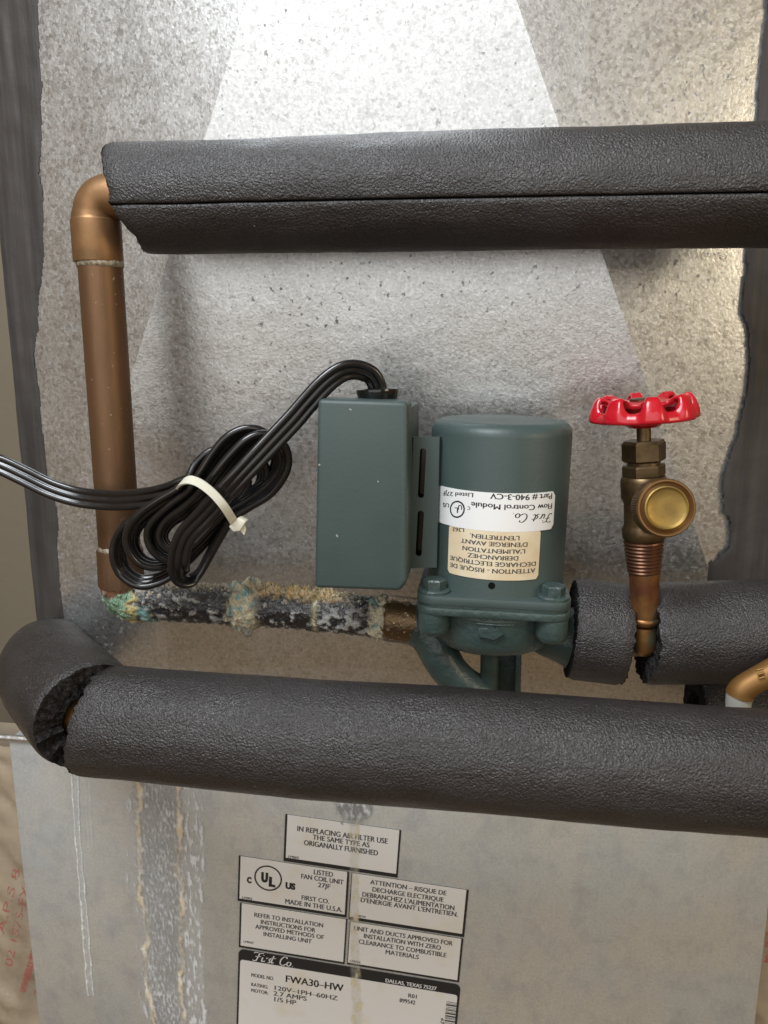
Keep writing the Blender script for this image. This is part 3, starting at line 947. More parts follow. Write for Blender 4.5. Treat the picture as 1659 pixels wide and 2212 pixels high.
# frames beforehand (same rule as sweep)
FR = []
T_ = [(path[min(i + 1, NS)] - path[max(i - 1, 0)]).normalized() for i in range(NS + 1)]
x_, f_ = frame(T_[0])
for i in range(NS + 1):
    x_ = (x_ - T_[i] * x_.dot(T_[i])).normalized(); FR.append((x_.copy(), T_[i].cross(x_)))
V_, F_ = sweep(path, cor_r, SEG)
mesh('corroded_pipe', V_, F_, 'corroded', run, 80, {'Col': colC, 'wet': wetC})
# loose crumbs of crust lying along it
random.seed(11)
V, Fc, C = [], [], []
def crumb(p, s, c):
    b = len(V)
    for dx_, dy_, dz_ in ((1, 0, 0), (-1, 0, 0), (0, 1, 0), (0, -1, 0), (0, 0, 1), (0, 0, -1)):
        j = s * random.uniform(0.5, 1.3)
        V.append(p + Vector((dx_, dy_, dz_)) * j); C.append(c)
    Fc.extend([(b + q[0], b + q[1], b + q[2]) for q in ((0, 2, 4), (2, 1, 4), (1, 3, 4), (3, 0, 4), (2, 0, 5), (1, 2, 5), (3, 1, 5), (0, 3, 5))])
for _ in range(190):
    i = random.randint(elb_i // 2, cream_i)
    ang = random.gauss(0.0, 0.55) if i > ring_i - 20 else random.uniform(-1.4, 1.9)
    tt = T_[i]
    nrm = Vector((0, -math.sin(ang), math.cos(ang))); nrm = (nrm - tt * nrm.dot(tt)).normalized()
    c = random.choice((ORANGE, CREAM, CREAM, (0.6, 0.57, 0.48))) if i > ring_i - 15 else random.choice((CREAM, (0.5, 0.46, 0.38), GREYW, (0.45, 0.36, 0.25)))
    crumb(path[i] + nrm * (base_r + 0.0009), random.uniform(0.0003, 0.0010) * (1.1 if abs(ang) < 0.6 else 0.8), c)
cr = mesh('crust_crumbs', V, Fc, 'crust', run, 60, {'Col': C})
cr['kind'] = 'stuff'
# hardened drip under the collar
p0 = W(533, 1340, YP - 0.004); p1 = W(536, 1376, YP - 0.004)
V_, F_ = lathe(p0, p1, [(0, 0.0050), (0.35, 0.0036), (0.7, 0.0028), (0.93, 0.0020), (1, 0.0008)], 24, fn=lambda t, th: 1 + 0.3 * fbm(math.cos(th) * 2, math.sin(th) * 2, t * 4))
mesh('hardened_drip', V_, F_, 'crust', run, 70, {'Col': [mix3((0.42, 0.40, 0.33), (0.20, 0.20, 0.18), random.random()) for _ in V_]})
# bare brass adapter at the pump
V_, F_ = lathe(W(826, 1333, YP), W(905, 1343, YP), [(0, base_r * 1.02), (0.12, base_r * 1.20), (0.2, base_r * 1.24), (1, base_r * 1.24)], 48)
mesh('adapter', V_, F_, 'port', run)

# ================================================================== CIRCULATOR PUMP
mt, mb = W(1084, 905, YP), W(1066, 1296, YP)
ax = (mt - mb).normalized()
mr = rad(1076, 1080, YP, 149)
pump = thing('circulator_pump', 'dark green cast circulator pump with round motor and two paper labels', 'pump', mb)
mx, mf = frame(ax)
if mf.y > 0: mf = -mf
Lm = (mt - mb).length
rr = 0.0062
prof = [(0, mr * 1.01), (0.02, mr)] + [((Lm - rr) / Lm, mr)] + [((Lm - rr + rr * math.sin(R(a))) / Lm, mr - rr + rr * math.cos(R(a))) for a in (15, 30, 45, 60, 75, 90)]
prof += [(1.0, mr * 0.5), (1.0, 0.0005)]
V_, F_ = lathe(mb, mt, prof, 96)
motor = mesh('motor_housing', V_, F_, 'green', pump, 40)
def cylp(phi, h, r): return mb + ax * h + mx * (r * math.sin(phi)) + mf * (r * math.cos(phi))
phi, h = on_cyl(1062, 1265, mb, ax, mr)
hc = cylp(phi, h, mr - 0.001); hd = (cylp(phi, h, mr + 0.0002) - hc)
V_, F_ = lathe(hc, hc + hd, [(0, 0.0017), (1, 0.0017)], 20)
mesh('drain_hole', V_, F_, 'hole', motor)

def cyl_label(quad_px, mat, rc, label):
    pts = [on_cyl(x, y, mb, ax, mr) for x, y in quad_px]
    s0 = (pts[0][0] + pts[3][0]) / 2 * mr; s1 = (pts[1][0] + pts[2][0]) / 2 * mr
    h1 = (pts[0][1] + pts[1][1]) / 2; h0 = (pts[2][1] + pts[3][1]) / 2
    tilt = ((pts[1][1] - pts[0][1]) + (pts[2][1] - pts[3][1])) / 2 / (s1 - s0)
    return s0, s1, h0, h1, tilt
def build_cyl_label(quad_px, mat, rc, label, lift):
    s0, s1, h0, h1, tilt = cyl_label(quad_px, mat, rc, label)
    w_, h_ = s1 - s0, h1 - h0
    n = 40
    V, Fc = [], []
    for i in range(n + 1):
        x = -w_ / 2 + w_ * i / n
        dcr = max(rc - (w_ / 2 - abs(x)), 0)
        half = h_ / 2 - (rc - math.sqrt(max(rc * rc - dcr * dcr, 0)))
        for q in (-1, 1):
            for lf in (0.0, lift):
                V.append(cylp(((s0 + s1) / 2 + x) / mr, (h0 + h1) / 2 + q * half + tilt * x, mr + lf))
    for i in range(n):
        a, b = 4 * i, 4 * i + 4
        Fc += [(a + 1, a + 3, b + 3, b + 1), (a, a + 1, b + 1, b), (a + 3, a + 2, b + 2, b + 3)]
    o = mesh('sticker', V, Fc, mat, pump, 40)
    o['label'] = label
    return o
wl = build_cyl_label(((949, 1048), (1199, 1060), (1193, 1142), (948, 1127)), 'plabel', 0.0022, 'upside-down white product label on the motor', 0.00035)
cl_ = build_cyl_label(((972, 1131), (1168, 1142), (1161, 1250), (967, 1236)), 'cream', 0.0018, 'upside-down yellowed French warning label on the motor', 0.0003)
def P9(cx, cy): return (864 + cx * 0.2441, 864 + cy * 0.2441)
def cyl_text(parent, geo, p0, p1, h, lift, mat='ink', name='lettering', asp=1.0):
    """geo in a unit-wide box; p0 = start, p1 = end of the base line (picture points), h = height in crop pixels; reads the way p0->p1 runs"""
    a, b = on_cyl(*P9(*p0), mb, ax, mr), on_cyl(*P9(*p1), mb, ax, mr)
    a2 = on_cyl(*P9(p0[0], p0[1] + h), mb, ax, mr)
    hh = abs(a[1] - a2[1])
    vs_, fs_ = geo
    V, k = [], (0.09 * hh / mr if name == 'lettering' else 0.0)
    for q in ((0, 1) if k else (0,)):
        for x, y in vs_:
            V.append(cylp(a[0] + (b[0] - a[0]) * x - k * q, a[1] + (b[1] - a[1]) * x - hh * y, mr + lift + 0.00002 * q))
    fs_ = list(fs_) + ([tuple(i + len(vs_) for i in f) for f in fs_] if k else [])
    return mesh(name, V, fs_, mat, parent, 0)
for s_, p0, p1, h in (('Part # 940-3-CV', (1342, 824), (805, 824), 48), ('Listed 27JF', (652, 822), (388, 806), 38), ('Flow Control Module', (1342, 912), (637, 900), 46),
                      ('C', (626, 942), (604, 941), 30), ('US', (440, 915), (388, 910), 36), ('U', (555, 930), (522, 928), 42), ('L', (520, 952), (490, 950), 48)):
    cyl_text(wl, text2d(s_), p0, p1, h, 0.00042)
V_, F_ = stroke2d(SCRIPT, 0.045)
cyl_text(wl, ([(x / 3.1, y) for x, y in V_], F_), (1338, 1002), (1000, 1000), 76, 0.00042, name='script_lettering')
V_, F_ = ring2d(0.5, 0.5, 0.5, 0.5, 0.09)
cyl_text(wl, (V_, F_), (581, 890), (449, 888), 155, 0.00042, name='circled_mark')
for s_, p0, p1, h in (('ATTENTION - RISQUE DE', (1195, 1485), (450, 1437), 38), ('DECHARGE ELECTRIQUE', (1200, 1427), (450, 1374), 38), ('DEBRANCHEZ', (1047, 1380), (605, 1350), 38),
                      ("L'ALIMENTATION", (1107, 1318), (560, 1288), 38), ("D'ENERGIE AVANT", (1127, 1258), (545, 1222), 38), ("L'ENTRETIEN.", (1057, 1202), (625, 1178), 38), ('L362', (572, 1134), (472, 1126), 34)):
    cyl_text(cl_, text2d(s_), p0, p1, h, 0.00038, 'grey_ink')

# flange, gasket, bolts
Yf = YP - 0.036
fh = (W(1237, 1305, Yf) - W(897, 1290, Yf)).length / 2
fc = mb + mx * ((W(1237, 1305, Yf).x + W(897, 1290, Yf).x) / 2 - mb.x)
def slab(name, top, bot, half, mat, parent, rc, bev=0.0008):
    poly = [fc + ax * top + mx * x + mf * y for x, y in round_rect(2 * half, 2 * half, rc)]
    return bm_mesh(name, prism(poly, ax * (bot - top), bev, 2), mat, parent, 35)
z_top = (W(1066, 1296, Yf) - mb).dot(ax)
zt1 = (W(1066, 1298, Yf) - mb).dot(ax)
dz = 0.0001
slab('motor_flange', zt1 + 0.0010, zt1 - 0.0035, fh, 'green', pump, 0.010)
slab('gasket', zt1 - 0.0035, zt1 - 0.0048, fh - 0.0008, 'cast', pump, 0.010, 0.0002)
slab('volute_flange', zt1 - 0.0048, zt1 - 0.0088, fh, 'cast', pump, 0.010)
zf = zt1 + 0.0010
for sx in (-1, 1):
    for sy in (-1, 1):
        b = fc + mx * (sx * (fh - 0.0088)) + mf * (sy * (fh - 0.0088))
        V_, F_ = lathe(b + ax * zf, b + ax * (zf + 0.0018), [(0, 0.0078), (0.6, 0.0078), (1, 0.0070)], 28)
        wsh = mesh('bolt', V_, F_, 'cast', pump)
        V_, F_ = lathe(b + ax * (zf + 0.0016), b + ax * (zf + 0.0068), [(0, 0.0058), (0.85, 0.0058), (1, 0.0050)], 6)
        mesh('bolt_head', V_, F_, 'cast', wsh, 25)
        V_, F_ = lathe(b + ax * (zt1 - 0.0088), b + ax * (zt1 - 0.0215), [(0, 0.0080), (0.7, 0.0080), (0.9, 0.0070), (1, 0.0045)], 28)
        mesh('bolt_boss', V_, F_, 'cast', pump, 50)
# volute bowl
vt = fc + ax * (zt1 - 0.0086)
depth = 0.0235
prof = [(0, 0.0350), (0.15, 0.0352), (0.45, 0.0345), (0.72, 0.0336), (0.90, 0.0316), (0.98, 0.0285), (1.0, 0.024), (1.0, 0.001)]
V_, F_ = lathe(vt, vt - ax * depth, prof, 96, fn=lambda t, th: 1 + 0.008 * nz(math.cos(th) * 4, math.sin(th) * 4, t * 3))
vol = mesh('volute', V_, F_, 'cast', pump, 50)
# outlet to the right, flaring to its port
q0 = vt - ax * 0.0125 + mx * 0.016
q1 = W(1230, 1376, YP)
pth = catmull([tuple(q0), tuple(q0.lerp(q1, 0.5) - ax * 0.002), tuple(q1), ], 10)
V_, F_ = sweep(pth, lambda i, t: interp([(0, 0.0115), (8, 0.0118), (14, 0.0135), (20, 0.0165)], i), 40)
mesh('outlet_port', V_, F_, 'cast', pump, 60)
# inlet: port on the left, tube dropping under the bowl and up into it
pin = [(899, 1346, 0), (914, 1348, 0), (932, 1374, -0.003), (948, 1410, -0.006), (974, 1452, -0.008), (1012, 1486, -0.008), (1052, 1502, -0.006)]
pth = catmull([tuple(W(x, y, YP + dy_)) for x, y, dy_ in pin], 10)
V_, F_ = sweep(pth, lambda i, t: interp([(0, 0.0138), (9, 0.0138), (16, 0.0125), (26, 0.0108), (40, 0.0098), (70, 0.0096)], i) * (1 + 0.02 * nz(i * .2, t)), 40)
mesh('inlet_arm', V_, F_, 'cast', pump, 70)
V_, F_ = sweep([W(1058, 1385, YP - 0.008), W(1057, 1450, YP - 0.008), W(1056, 1540, YP - 0.008)], lambda i, t: 0.0049, 28)
mesh('suction_tube', V_, F_, 'cast', pump, 60)
poly = [W(x, y, YP - 0.001) for x, y in ((1040, 1385), (1127, 1385), (1123, 1540), (1040, 1540))]
bm_mesh('web_plate', prism(poly, Vector((0, 0.006, 0)), 0.0008, 2), 'cast', pump)
poly = [W(x, y, YP - 0.009) for x, y in ((1114, 1385), (1128, 1385), (1124, 1540), (1110, 1540))]
bm_mesh('web_rib', prism(poly, Vector((0, 0.010, 0)), 0.0012, 2), 'cast', pump)
# raised flow arrow and casting marks on the bowl
def v_pt(px, py, lift=0.0):
    r0 = 0.0340
    phi, h = on_cyl(px, py, fc, ax, r0)
    t = -(h - (zt1 - 0.0086)) / depth
    r1 = interp(prof, t)
    return fc + ax * h + mx * ((r1 + lift) * math.sin(phi)) + mf * ((r1 + lift) * math.cos(phi))
arrow = [(1037, 1352), (1055, 1353), (1071, 1353), (1070, 1347), (1087, 1365), (1068, 1381), (1069, 1375), (1053, 1374), (1036, 1373)]
V = [v_pt(x, y, 0.0026) for x, y in arrow] + [v_pt(x, y, -0.001) for x, y in arrow]
n = len(arrow)
Fc = [tuple(range(n))] + [(k, n + k, n + (k + 1) % n, (k + 1) % n) for k in range(n)]
bm = bmesh.new()
bv = [bm.verts.new(v) for v in V]
for f in Fc: bm.faces.new([bv[k] for k in f])
bmesh.ops.bevel(bm, geom=[e for e in bm.edges if e.is_manifold and all(v in bv[:n] for v in e.verts)], offset=0.0006, segments=2, affect='EDGES')
bm_mesh('flow_arrow', bm, 'cast', vol, 40)
for cx_ in (1046, 1070, 1093):
    pts = []
    for a in range(-60, 241, 25):
        pts.append(v_pt(cx_ + 7.5 * math.cos(R(a)), 1331 + 6 * math.sin(R(a)), 0.0002))
    V_, F_ = sweep(pts, lambda i, t: 0.0007, 8)
    mesh('cast_mark', V_, F_, 'cast', vol, 70)
V_, F_ = sweep([v_pt(x, y, 0.0001) for x, y in ((1030, 1345), (1050, 1347), (1080, 1349), (1108, 1349), (1110, 1335), (1110, 1322))], lambda i, t: 0.0006, 8)
mesh('cast_mark', V_, F_, 'cast', vol, 70)

# junction box: cover in front, body behind, slotted bracket to the motor
YJ = -0.118
jp = [(686, 862), (881, 868), (880, 1256), (864, 1278), (679, 1271)]
poly = [W(x, y, YJ) for x, y in jp]
bm_mesh('junction_box_cover', prism(poly[::-1], Vector((0, 0.019, 0)), 0.0022, 4), 'green', pump, 35)
cen = sum(poly, Vector()) / len(poly)
poly2 = [cen + (p - cen) * 0.93 + Vector((0.001, 0.019, 0)) for p in poly]
bm_mesh('junction_box_body', prism(poly2[::-1], Vector((0, 0.040, 0)), 0.0012, 2), 'green', pump, 35)

def plate_holes(outer, holes, d):
    bm = bmesh.new()
    edges = []
    for loop in [outer] + holes:
        vv = [bm.verts.new(p) for p in loop]
        edges += [bm.edges.new((vv[k], vv[(k + 1) % len(vv)])) for k in range(len(vv))]
    bmesh.ops.triangle_fill(bm, edges=edges, use_beauty=True)
    r = bmesh.ops.extrude_face_region(bm, geom=bm.faces[:])
    bmesh.ops.translate(bm, verts=[v for v in r['geom'] if isinstance(v, bmesh.types.BMVert)], vec=d)
    return bm
YK = -0.094
def slot(x, y0, y1, hw):
    c0 = W(x, y0, YK); c1 = W(x - 5, y1, YK); r = rad(x, y0, YK, hw)
    out = []
    for k in range(9):
        a = R(180 - 180 * k / 8)
        out.append(c0 + Vector((r * math.cos(a), 0, -r + r * math.sin(a))))
    for k in range(9):
        a = R(-180 * k / 8)
        out.append(c1 + Vector((r * math.cos(a), 0, r + r * math.sin(a))))
    return out
outer = [W(x, y, YK) for x, y in ((893, 944), (944, 944), (938, 1226), (884, 1228))]
bm_mesh('bracket', plate_holes(outer, [slot(914, 968, 1076, 6.8), slot(909, 1103, 1202, 6.8)], Vector((0, 0.0014, 0))), 'green', pump, 20)
poly = [W(x, y, YK + 0.007) for x, y in ((894, 948), (941, 948), (935, 1222), (885, 1224))]
bm_mesh('slot_shade_plate', prism(poly, Vector((0, 0.001, 0)), 0), 'bushing', pump, 20)  # added black plate: shade inside the bracket painted as a dark backing
poly = [W(893, 944, YK), W(884, 1228, YK), W(884, 1228, YK) + Vector((-0.003, 0.012, 0)), W(893, 944, YK) + Vector((-0.003, 0.012, 0))]
bm_mesh('bracket_flange', prism(poly, Vector((0.0012, 0.0004, 0)), 0), 'green', pump, 20)
poly = [W(944, 944, YK), W(938, 1226, YK), W(938, 1226, YK) + Vector((0.002, 0.010, 0)), W(944, 944, YK) + Vector((0.002, 0.010, 0))]
bm_mesh('bracket_flange', prism(poly, Vector((0.0012, 0, 0)), 0), 'green', pump, 20)

# ================================================================== POWER CORD, CABLE TIE
def P7(cx, cy): return (243 + cx * 0.2604, 891 + cy * 0.2604)
# (picture crop x, y, depth in mm in front of the wall, twist in degrees: 0 = flat side to the viewer)
cord_pts = []
def cpx(px, py, d, tw): cord_pts.append((px, py, d, tw))
def c7(cx, cy, d, tw): cord_pts.append((*P7(cx, cy), d, tw))
for a in ((816, 852, 96, 40), (814, 832, 97, 40), (800, 810, 99, 38), (770, 799, 102, 34), (738, 804, 105, 30), (702, 830, 108, 26), (665, 870, 111, 22)): cpx(*a)
for a in ((1500, 60, 114, 20), (1340, 230, 118, 20), (1180, 400, 122, 22), (1010, 580, 125, 26), (865, 740, 125, 18), (740, 880, 124, 10), (620, 1010, 123, 4), (566, 1130, 122, 2), (548, 1260, 120, -4),
          (570, 1360, 115, 20), (640, 1385, 109, 60), (720, 1330, 105, 80), (800, 1190, 103, 80), (890, 1020, 103, 75), (990, 860, 104, 70), (1130, 765, 104, 66), (1300, 650, 104, 62), (1415, 480, 105, 60), (1425, 340, 106, 62),
          (1360, 245, 109, 64), (1255, 205, 112, 62), (1130, 250, 115, 58), (1000, 380, 117, 54), (880, 530, 118, 52), (770, 670, 117, 55),
          (630, 800, 113, 58), (480, 905, 110, 62), (418, 1000, 109, 66), (432, 1085, 108, 70), (520, 1150, 106, 76), (640, 1120, 103, 80), (800, 960, 101, 78), (950, 810, 101, 72), (1120, 700, 100, 66), (1290, 560, 100, 62), (1370, 410, 101, 62),
          (1320, 255, 104, 64), (1210, 170, 107, 62), (1090, 165, 109, 60), (960, 235, 111, 58), (850, 370, 112, 56), (755, 520, 113, 56), (660, 670, 113, 56),
          (500, 790, 112, 58), (360, 915, 111, 60), (318, 1020, 110, 62), (350, 1130, 109, 66), (450, 1210, 106, 72), (580, 1200, 102, 78), (740, 1070, 99, 80), (900, 890, 98, 74), (1080, 750, 97, 68), (1230, 600, 97, 64), (1240, 440, 98, 64),
          (1120, 330, 101, 64), (960, 310, 104, 62), (820, 350, 106, 60), (720, 440, 108, 58), (660, 550, 111, 56), (560, 660, 113, 54),
          (400, 760, 114, 50), (250, 870, 114, 48), (165, 990, 113, 48), (160, 1110, 112, 52), (230, 1220, 110, 58), (350, 1265, 107, 66), (500, 1235, 102, 74), (680, 1120, 98, 80), (850, 930, 96, 76), (1000, 760, 95, 70), (1100, 600, 95, 66), (1050, 500, 97, 64),
          (900, 500, 101, 62), (740, 590, 105, 58), (560, 710, 107, 54), (350, 820, 107, 50), (170, 930, 107, 46), (70, 1050, 106, 44), (45, 1190, 106, 44), (95, 1320, 105, 46), (220, 1405, 104, 50), (370, 1390, 102, 58), (530, 1300, 98, 68), (720, 1130, 95, 78),
          (870, 950, 94, 76), (960, 800, 95, 60), (940, 690, 98, 40), (840, 610, 102, 25), (720, 580, 106, 16), (600, 610, 107, 12), (470, 665, 106, 10), (300, 705, 104, 8), (120, 725, 101, 6), (-40, 728, 98, 6)): c7(*a)
for a in ((170, 1074, 96, 4), (110, 1056, 96, 4), (50, 1027, 97, 6), (0, 1004, 98, 8), (-60, 985, 99, 8)): cpx(*a)
sm = catmull(cord_pts, 7)
line3 = [(W(p[0], p[1], -p[2] / 1000.0), R(p[3])) for p in sm]
prof_c = []
for k, cx_ in enumerate((-0.0029, 0.0, 0.0029)):
    for a in range(9):
        th = R((200, 150, 155)[k] - a * ((130, 120, 155 + 20)[k]) / 8) if False else None
def cord_section():
    out = []
    r = 0.00190
    cs = (-0.00345, 0.0, 0.00345)
    for a in range(270, 89, -20): out.append((cs[0] + r * math.cos(R(a)) * (1 if a > 90 else 1), r * math.sin(R(a))))
    out = [(cs[0] + r * math.cos(R(a)), r * math.sin(R(a))) for a in range(320, 39, -20)]
    gx, gy = (cs[2] - cs[1]) / 2, 0.00118
    out.append((-gx, gy))
    out += [(cs[1] + r * math.cos(R(a)), r * math.sin(R(a))) for a in range(140, 39, -20)]
    out.append((gx, gy))
    out += [(cs[2] + r * math.cos(R(a)), r * math.sin(R(a))) for a in range(140, -141, -20)]
    out.append((gx, -gy))
    out += [(cs[1] + r * math.cos(R(a)), r * math.sin(R(a))) for a in range(320, 219, -20)]
    out.append((-gx, -gy))
    return out
sec = cord_section()
V, Fc = [], []
nP = len(line3)
for i, (p, tw) in enumerate(line3):
    T = (line3[min(i + 1, nP - 1)][0] - line3[max(i - 1, 0)][0]).normalized()
    view = (CAM - p).normalized()
    wd = T.cross(view).normalized()
    nn = wd.cross(T).normalized()
    w2 = wd * math.cos(tw) + nn * math.sin(tw)
    n2 = T.cross(w2)
    for a, b in sec: V.append(p + w2 * a + n2 * b)
k_ = len(sec)
for i in range(nP - 1):
    for k in range(k_):
        Fc.append((i * k_ + k, i * k_ + (k + 1) % k_, (i + 1) * k_ + (k + 1) % k_, (i + 1) * k_ + k))
Fc.append(tuple(range(k_))); Fc.append(tuple(range((nP - 1) * k_, nP * k_))[::-1])
cord = thing('power_cord', 'black flat ribbed power cord coiled in loops and bundled left of the pump', 'cord', W(450, 1060, -0.11))
mesh('cable', V, Fc, 'vinyl', cord, 40)
# strain relief bushing on top of the box
b0, b1 = W(816, 864, -0.096), W(815, 838, -0.096)
V_, F_ = lathe(b0, b1, [(0, 0.0094), (0.35, 0.0098), (0.75, 0.0104), (0.92, 0.0102), (1.0, 0.0090), (1.0, 0.0055)], 40)
mesh('strain_relief', V_, F_, 'bushing', cord, 40)

tie = thing('cable_tie', 'white nylon cable tie strapped round the coiled black cord', 'cable tie', W(450, 1085, -0.13))
tp = [(560, 640, 108), (552, 612, 117), (585, 575, 124), (650, 560, 129), (730, 590, 131), (830, 668, 132), (920, 770, 131), (985, 870, 126), (1010, 915, 120), (1010, 930, 112)]
tl = [W(*P7(a[0], a[1]), -a[2] / 1000) for a in tp]
tl = [Vector(p) for p in catmull([tuple(p) for p in tl], 6)]
V, Fc = [], []
tdir = (W(*P7(985, 870), -0.126) - W(*P7(650, 560), -0.126)).normalized()
wv = Vector((tdir.z, 0, -tdir.x)) * -1
for i, p in enumerate(tl):
    T = (tl[min(i + 1, len(tl) - 1)] - tl[max(i - 1, 0)]).normalized()
    w2 = (wv - T * wv.dot(T)).normalized(); n2 = T.cross(w2)
    for a, b in ((-0.0020, -0.0005), (0.0020, -0.0005), (0.0020, 0.0005), (-0.0020, 0.0005)): V.append(p + w2 * a + n2 * b)
for i in range(len(tl) - 1):
    for k in range(4): Fc.append((4 * i + k, 4 * i + (k + 1) % 4, 4 * i + 4 + (k + 1) % 4, 4 * i + 4 + k))
mesh('strap', V, Fc, 'tie', tie, 30)
hp = [W(*P7(x, y), -0.124) for x, y in ((962, 948), (1040, 872), (1106, 905), (1056, 985), (1000, 992))]
bm_mesh('head', prism(hp, Vector((0, 0.0052, 0)), 0.0006, 2), 'tie', tie, 30)
hp = [W(*P7(x, y), -0.122) for x, y in ((1052, 978), (1096, 935), (1108, 968), (1092, 1022))]
bm_mesh('tail', prism(hp, Vector((0, 0.0012, 0)), 0.0002, 1), 'tie', tie, 30)

# ================================================================== FOAM PIPE INSULATION
def foam(name, label, path, Ro, Ri, start=None, end=None, slit=None, step=0.0022, seg=110, seed=0.0, group='foam pipe insulation sleeves', cap0=True, cap1=True):
    """sleeve along world points; start/end(theta) push the cut back; theta 0 = towards the viewer, 90 = up"""
    path = [Vector(p) for p in path]
    Sx = [0.0]
    for a, b in zip(path, path[1:]): Sx.append(Sx[-1] + (b - a).length)
    L = Sx[-1]
    def pos(s):
        if s <= 0: return path[0] + (path[0] - path[1]).normalized() * (-s), (path[1] - path[0]).normalized()
        for i in range(len(Sx) - 1):
            if s <= Sx[i + 1] or i == len(Sx) - 2:
                a = path[i].lerp(path[i + 1], (s - Sx[i]) / (Sx[i + 1] - Sx[i]))
                t0 = (path[i + 1] - path[max(i - 1, 0)]).normalized(); t1 = (path[min(i + 2, len(path) - 1)] - path[i]).normalized()
                return a, t0.lerp(t1, (s - Sx[i]) / (Sx[i + 1] - Sx[i])).normalized()
    ths = [2 * math.pi * k / seg for k in range(seg)]
    if slit is not None:
        ths = [t for t in ths if abs((t - slit + math.pi) % (2 * math.pi) - math.pi) > 0.035]
        ths += [(slit + d) % (2 * math.pi) for d in (-0.030, -0.019, -0.009, 0.0, 0.009, 0.019, 0.030)]
        ths.sort()
    n = len(ths); m = max(int(L / step), 4)
    t = thing(name, label, 'pipe insulation', path[0].lerp(path[-1], 0.5) - Vector((0, 0, Ro)), group)
    V, Fc = [], []
    def pt(th, u, r_of, jit=0.0):
        s0 = start(th) if start else 0.0; s1 = L - (end(th) if end else 0.0)
        s = s0 + (s1 - s0) * u + jit
        c, T = pos(s)
        fv = Vector((0, -1, 0)); fv = (fv - T * fv.dot(T)).normalized()
        uv = T.cross(fv)
        if uv.z < 0: uv = -uv
        return c + fv * (r_of(s) * math.cos(th)) + uv * (r_of(s) * math.sin(th))
    for i in range(m + 1):
        u = i / m
        for th in ths:
            def ro(s, th=th):
                r = Ro + 0.00035 * fbm(math.cos(th) * 3, math.sin(th) * 3, s * 30 + seed, 3) + 0.0012 * nz(math.cos(th), math.sin(th), s * 9 + seed)
                if slit is not None:
                    d = abs((th - slit - 0.010 * nz(s * 40, seed) + math.pi) % (2 * math.pi) - math.pi)
                    r -= 0.0030 * (1 - smooth(0.003, 0.014, d)) + 0.0008 * (1 - smooth(0.0, 0.05, d))
                ee = min(u, 1 - u) * L
                return r - 0.0012 * (1 - smooth(0, 0.0035, ee)) * (1 if (u < 0.5 and cap0) or (u > 0.5 and cap1) else 0)
            jt = 0.0
            if i == 0 or i == m: jt = 0.0007 * fbm(math.cos(th) * 14, math.sin(th) * 14, seed + i, 3)
            V.append(pt(th, u, ro, jt))
    for i in range(m):
        for k in range(n):
            k2 = (k + 1) % n
            Fc.append((i * n + k, i * n + k2, (i + 1) * n + k2, (i + 1) * n + k))
    sl = mesh('sleeve', V, Fc, 'foam', t, 60)
    # cut faces and bore
    K = 16
    for u in (0.0, 1.0):
        V2, F2 = [], []
        b = 0
        for q in range(K + 1):
            r = (Ro - 0.0011) + (Ri - Ro + 0.0011) * q / K
            for th in ths:
                jt = 0.0008 * fbm(math.cos(th) * 9 * r / Ro, math.sin(th) * 9 * r / Ro, seed + 3, 4) * (1 if q else 0.4)
                V2.append(pt(th, u, lambda s, r=r: r, jt))
        for q in range(K):
            for k in range(n):
                k2 = (k + 1) % n
                F2.append((b + q * n + k, b + q * n + k2, b + (q + 1) * n + k2, b + (q + 1) * n + k))
        mesh('cut_edge', V2, F2, 'foam_cut', t, 60)
    V3, F3 = [], []
    for i in range(9):
        for th in ths: V3.append(pt(th, i / 8, lambda s: Ri))
    for i in range(8):
        for k in range(n):
            k2 = (k + 1) % n
            F3.append((i * n + k, (i + 1) * n + k, (i + 1) * n + k2, i * n + k2))
    mesh('bore', V3, F3, 'foam_cut', t, 60)
    return t

RO = 0.0268
# upper sleeve, torn at its lower left end
def st_up(th):
    d = (math.degrees(th) + 180) % 360 - 180     # -90 = bottom
    k = (smooth(-14, -55, d) * (1 - 0.45 * smooth(-60, -95, d))) if d < 0 else 0
    return 0.0075 * k - 0.0085 * max(math.sin(th), 0) + 0.0008 * fbm(math.cos(th) * 6, math.sin(th) * 6, 3) + (0.002 * nz(d * 0.12, 1) if d < -10 else 0)
foam('foam_insulation', 'black foam insulation sleeve with lengthwise slit on the topmost pipe', [W(286, 430, YP), W(700, 421, YP), W(1200, 411, YP), W(1760, 401, YP)], RO, 0.0125,
     start=st_up, slit=R(-16) % (2 * math.pi), seed=1.0)
# lower front sleeve
def st_lo(th):
    d = (math.degrees(th) + 180) % 360 - 180
    return 0.0018 * fbm(math.cos(th) * 7, math.sin(th) * 7, 5) + 0.005 * math.sin(th)
foam('foam_insulation', 'long black foam insulation sleeve on the front pipe above the labels', [W(201, 1554, YL), W(600, 1588, YL), W(1200, 1633, YL), W(1780, 1679, YL)], RO, 0.0125, start=st_lo, seed=4.0)
# bent sleeve at the left end, running back to the duct
bend = [W(194, 1548, -0.148), W(152, 1502, -0.129), W(110, 1452, -0.096), W(104, 1434, -0.062), W(118, 1424, -0.014)]
bend = [Vector(p) for p in catmull([tuple(p) for p in bend], 8)]
def st_be(th):
    return 0.002 * fbm(math.cos(th) * 6, math.sin(th) * 6, 15)
foam('foam_insulation', 'bent black foam sleeve at left with an open gap showing copper', bend, RO, 0.0128, start=st_be, seed=7.0)
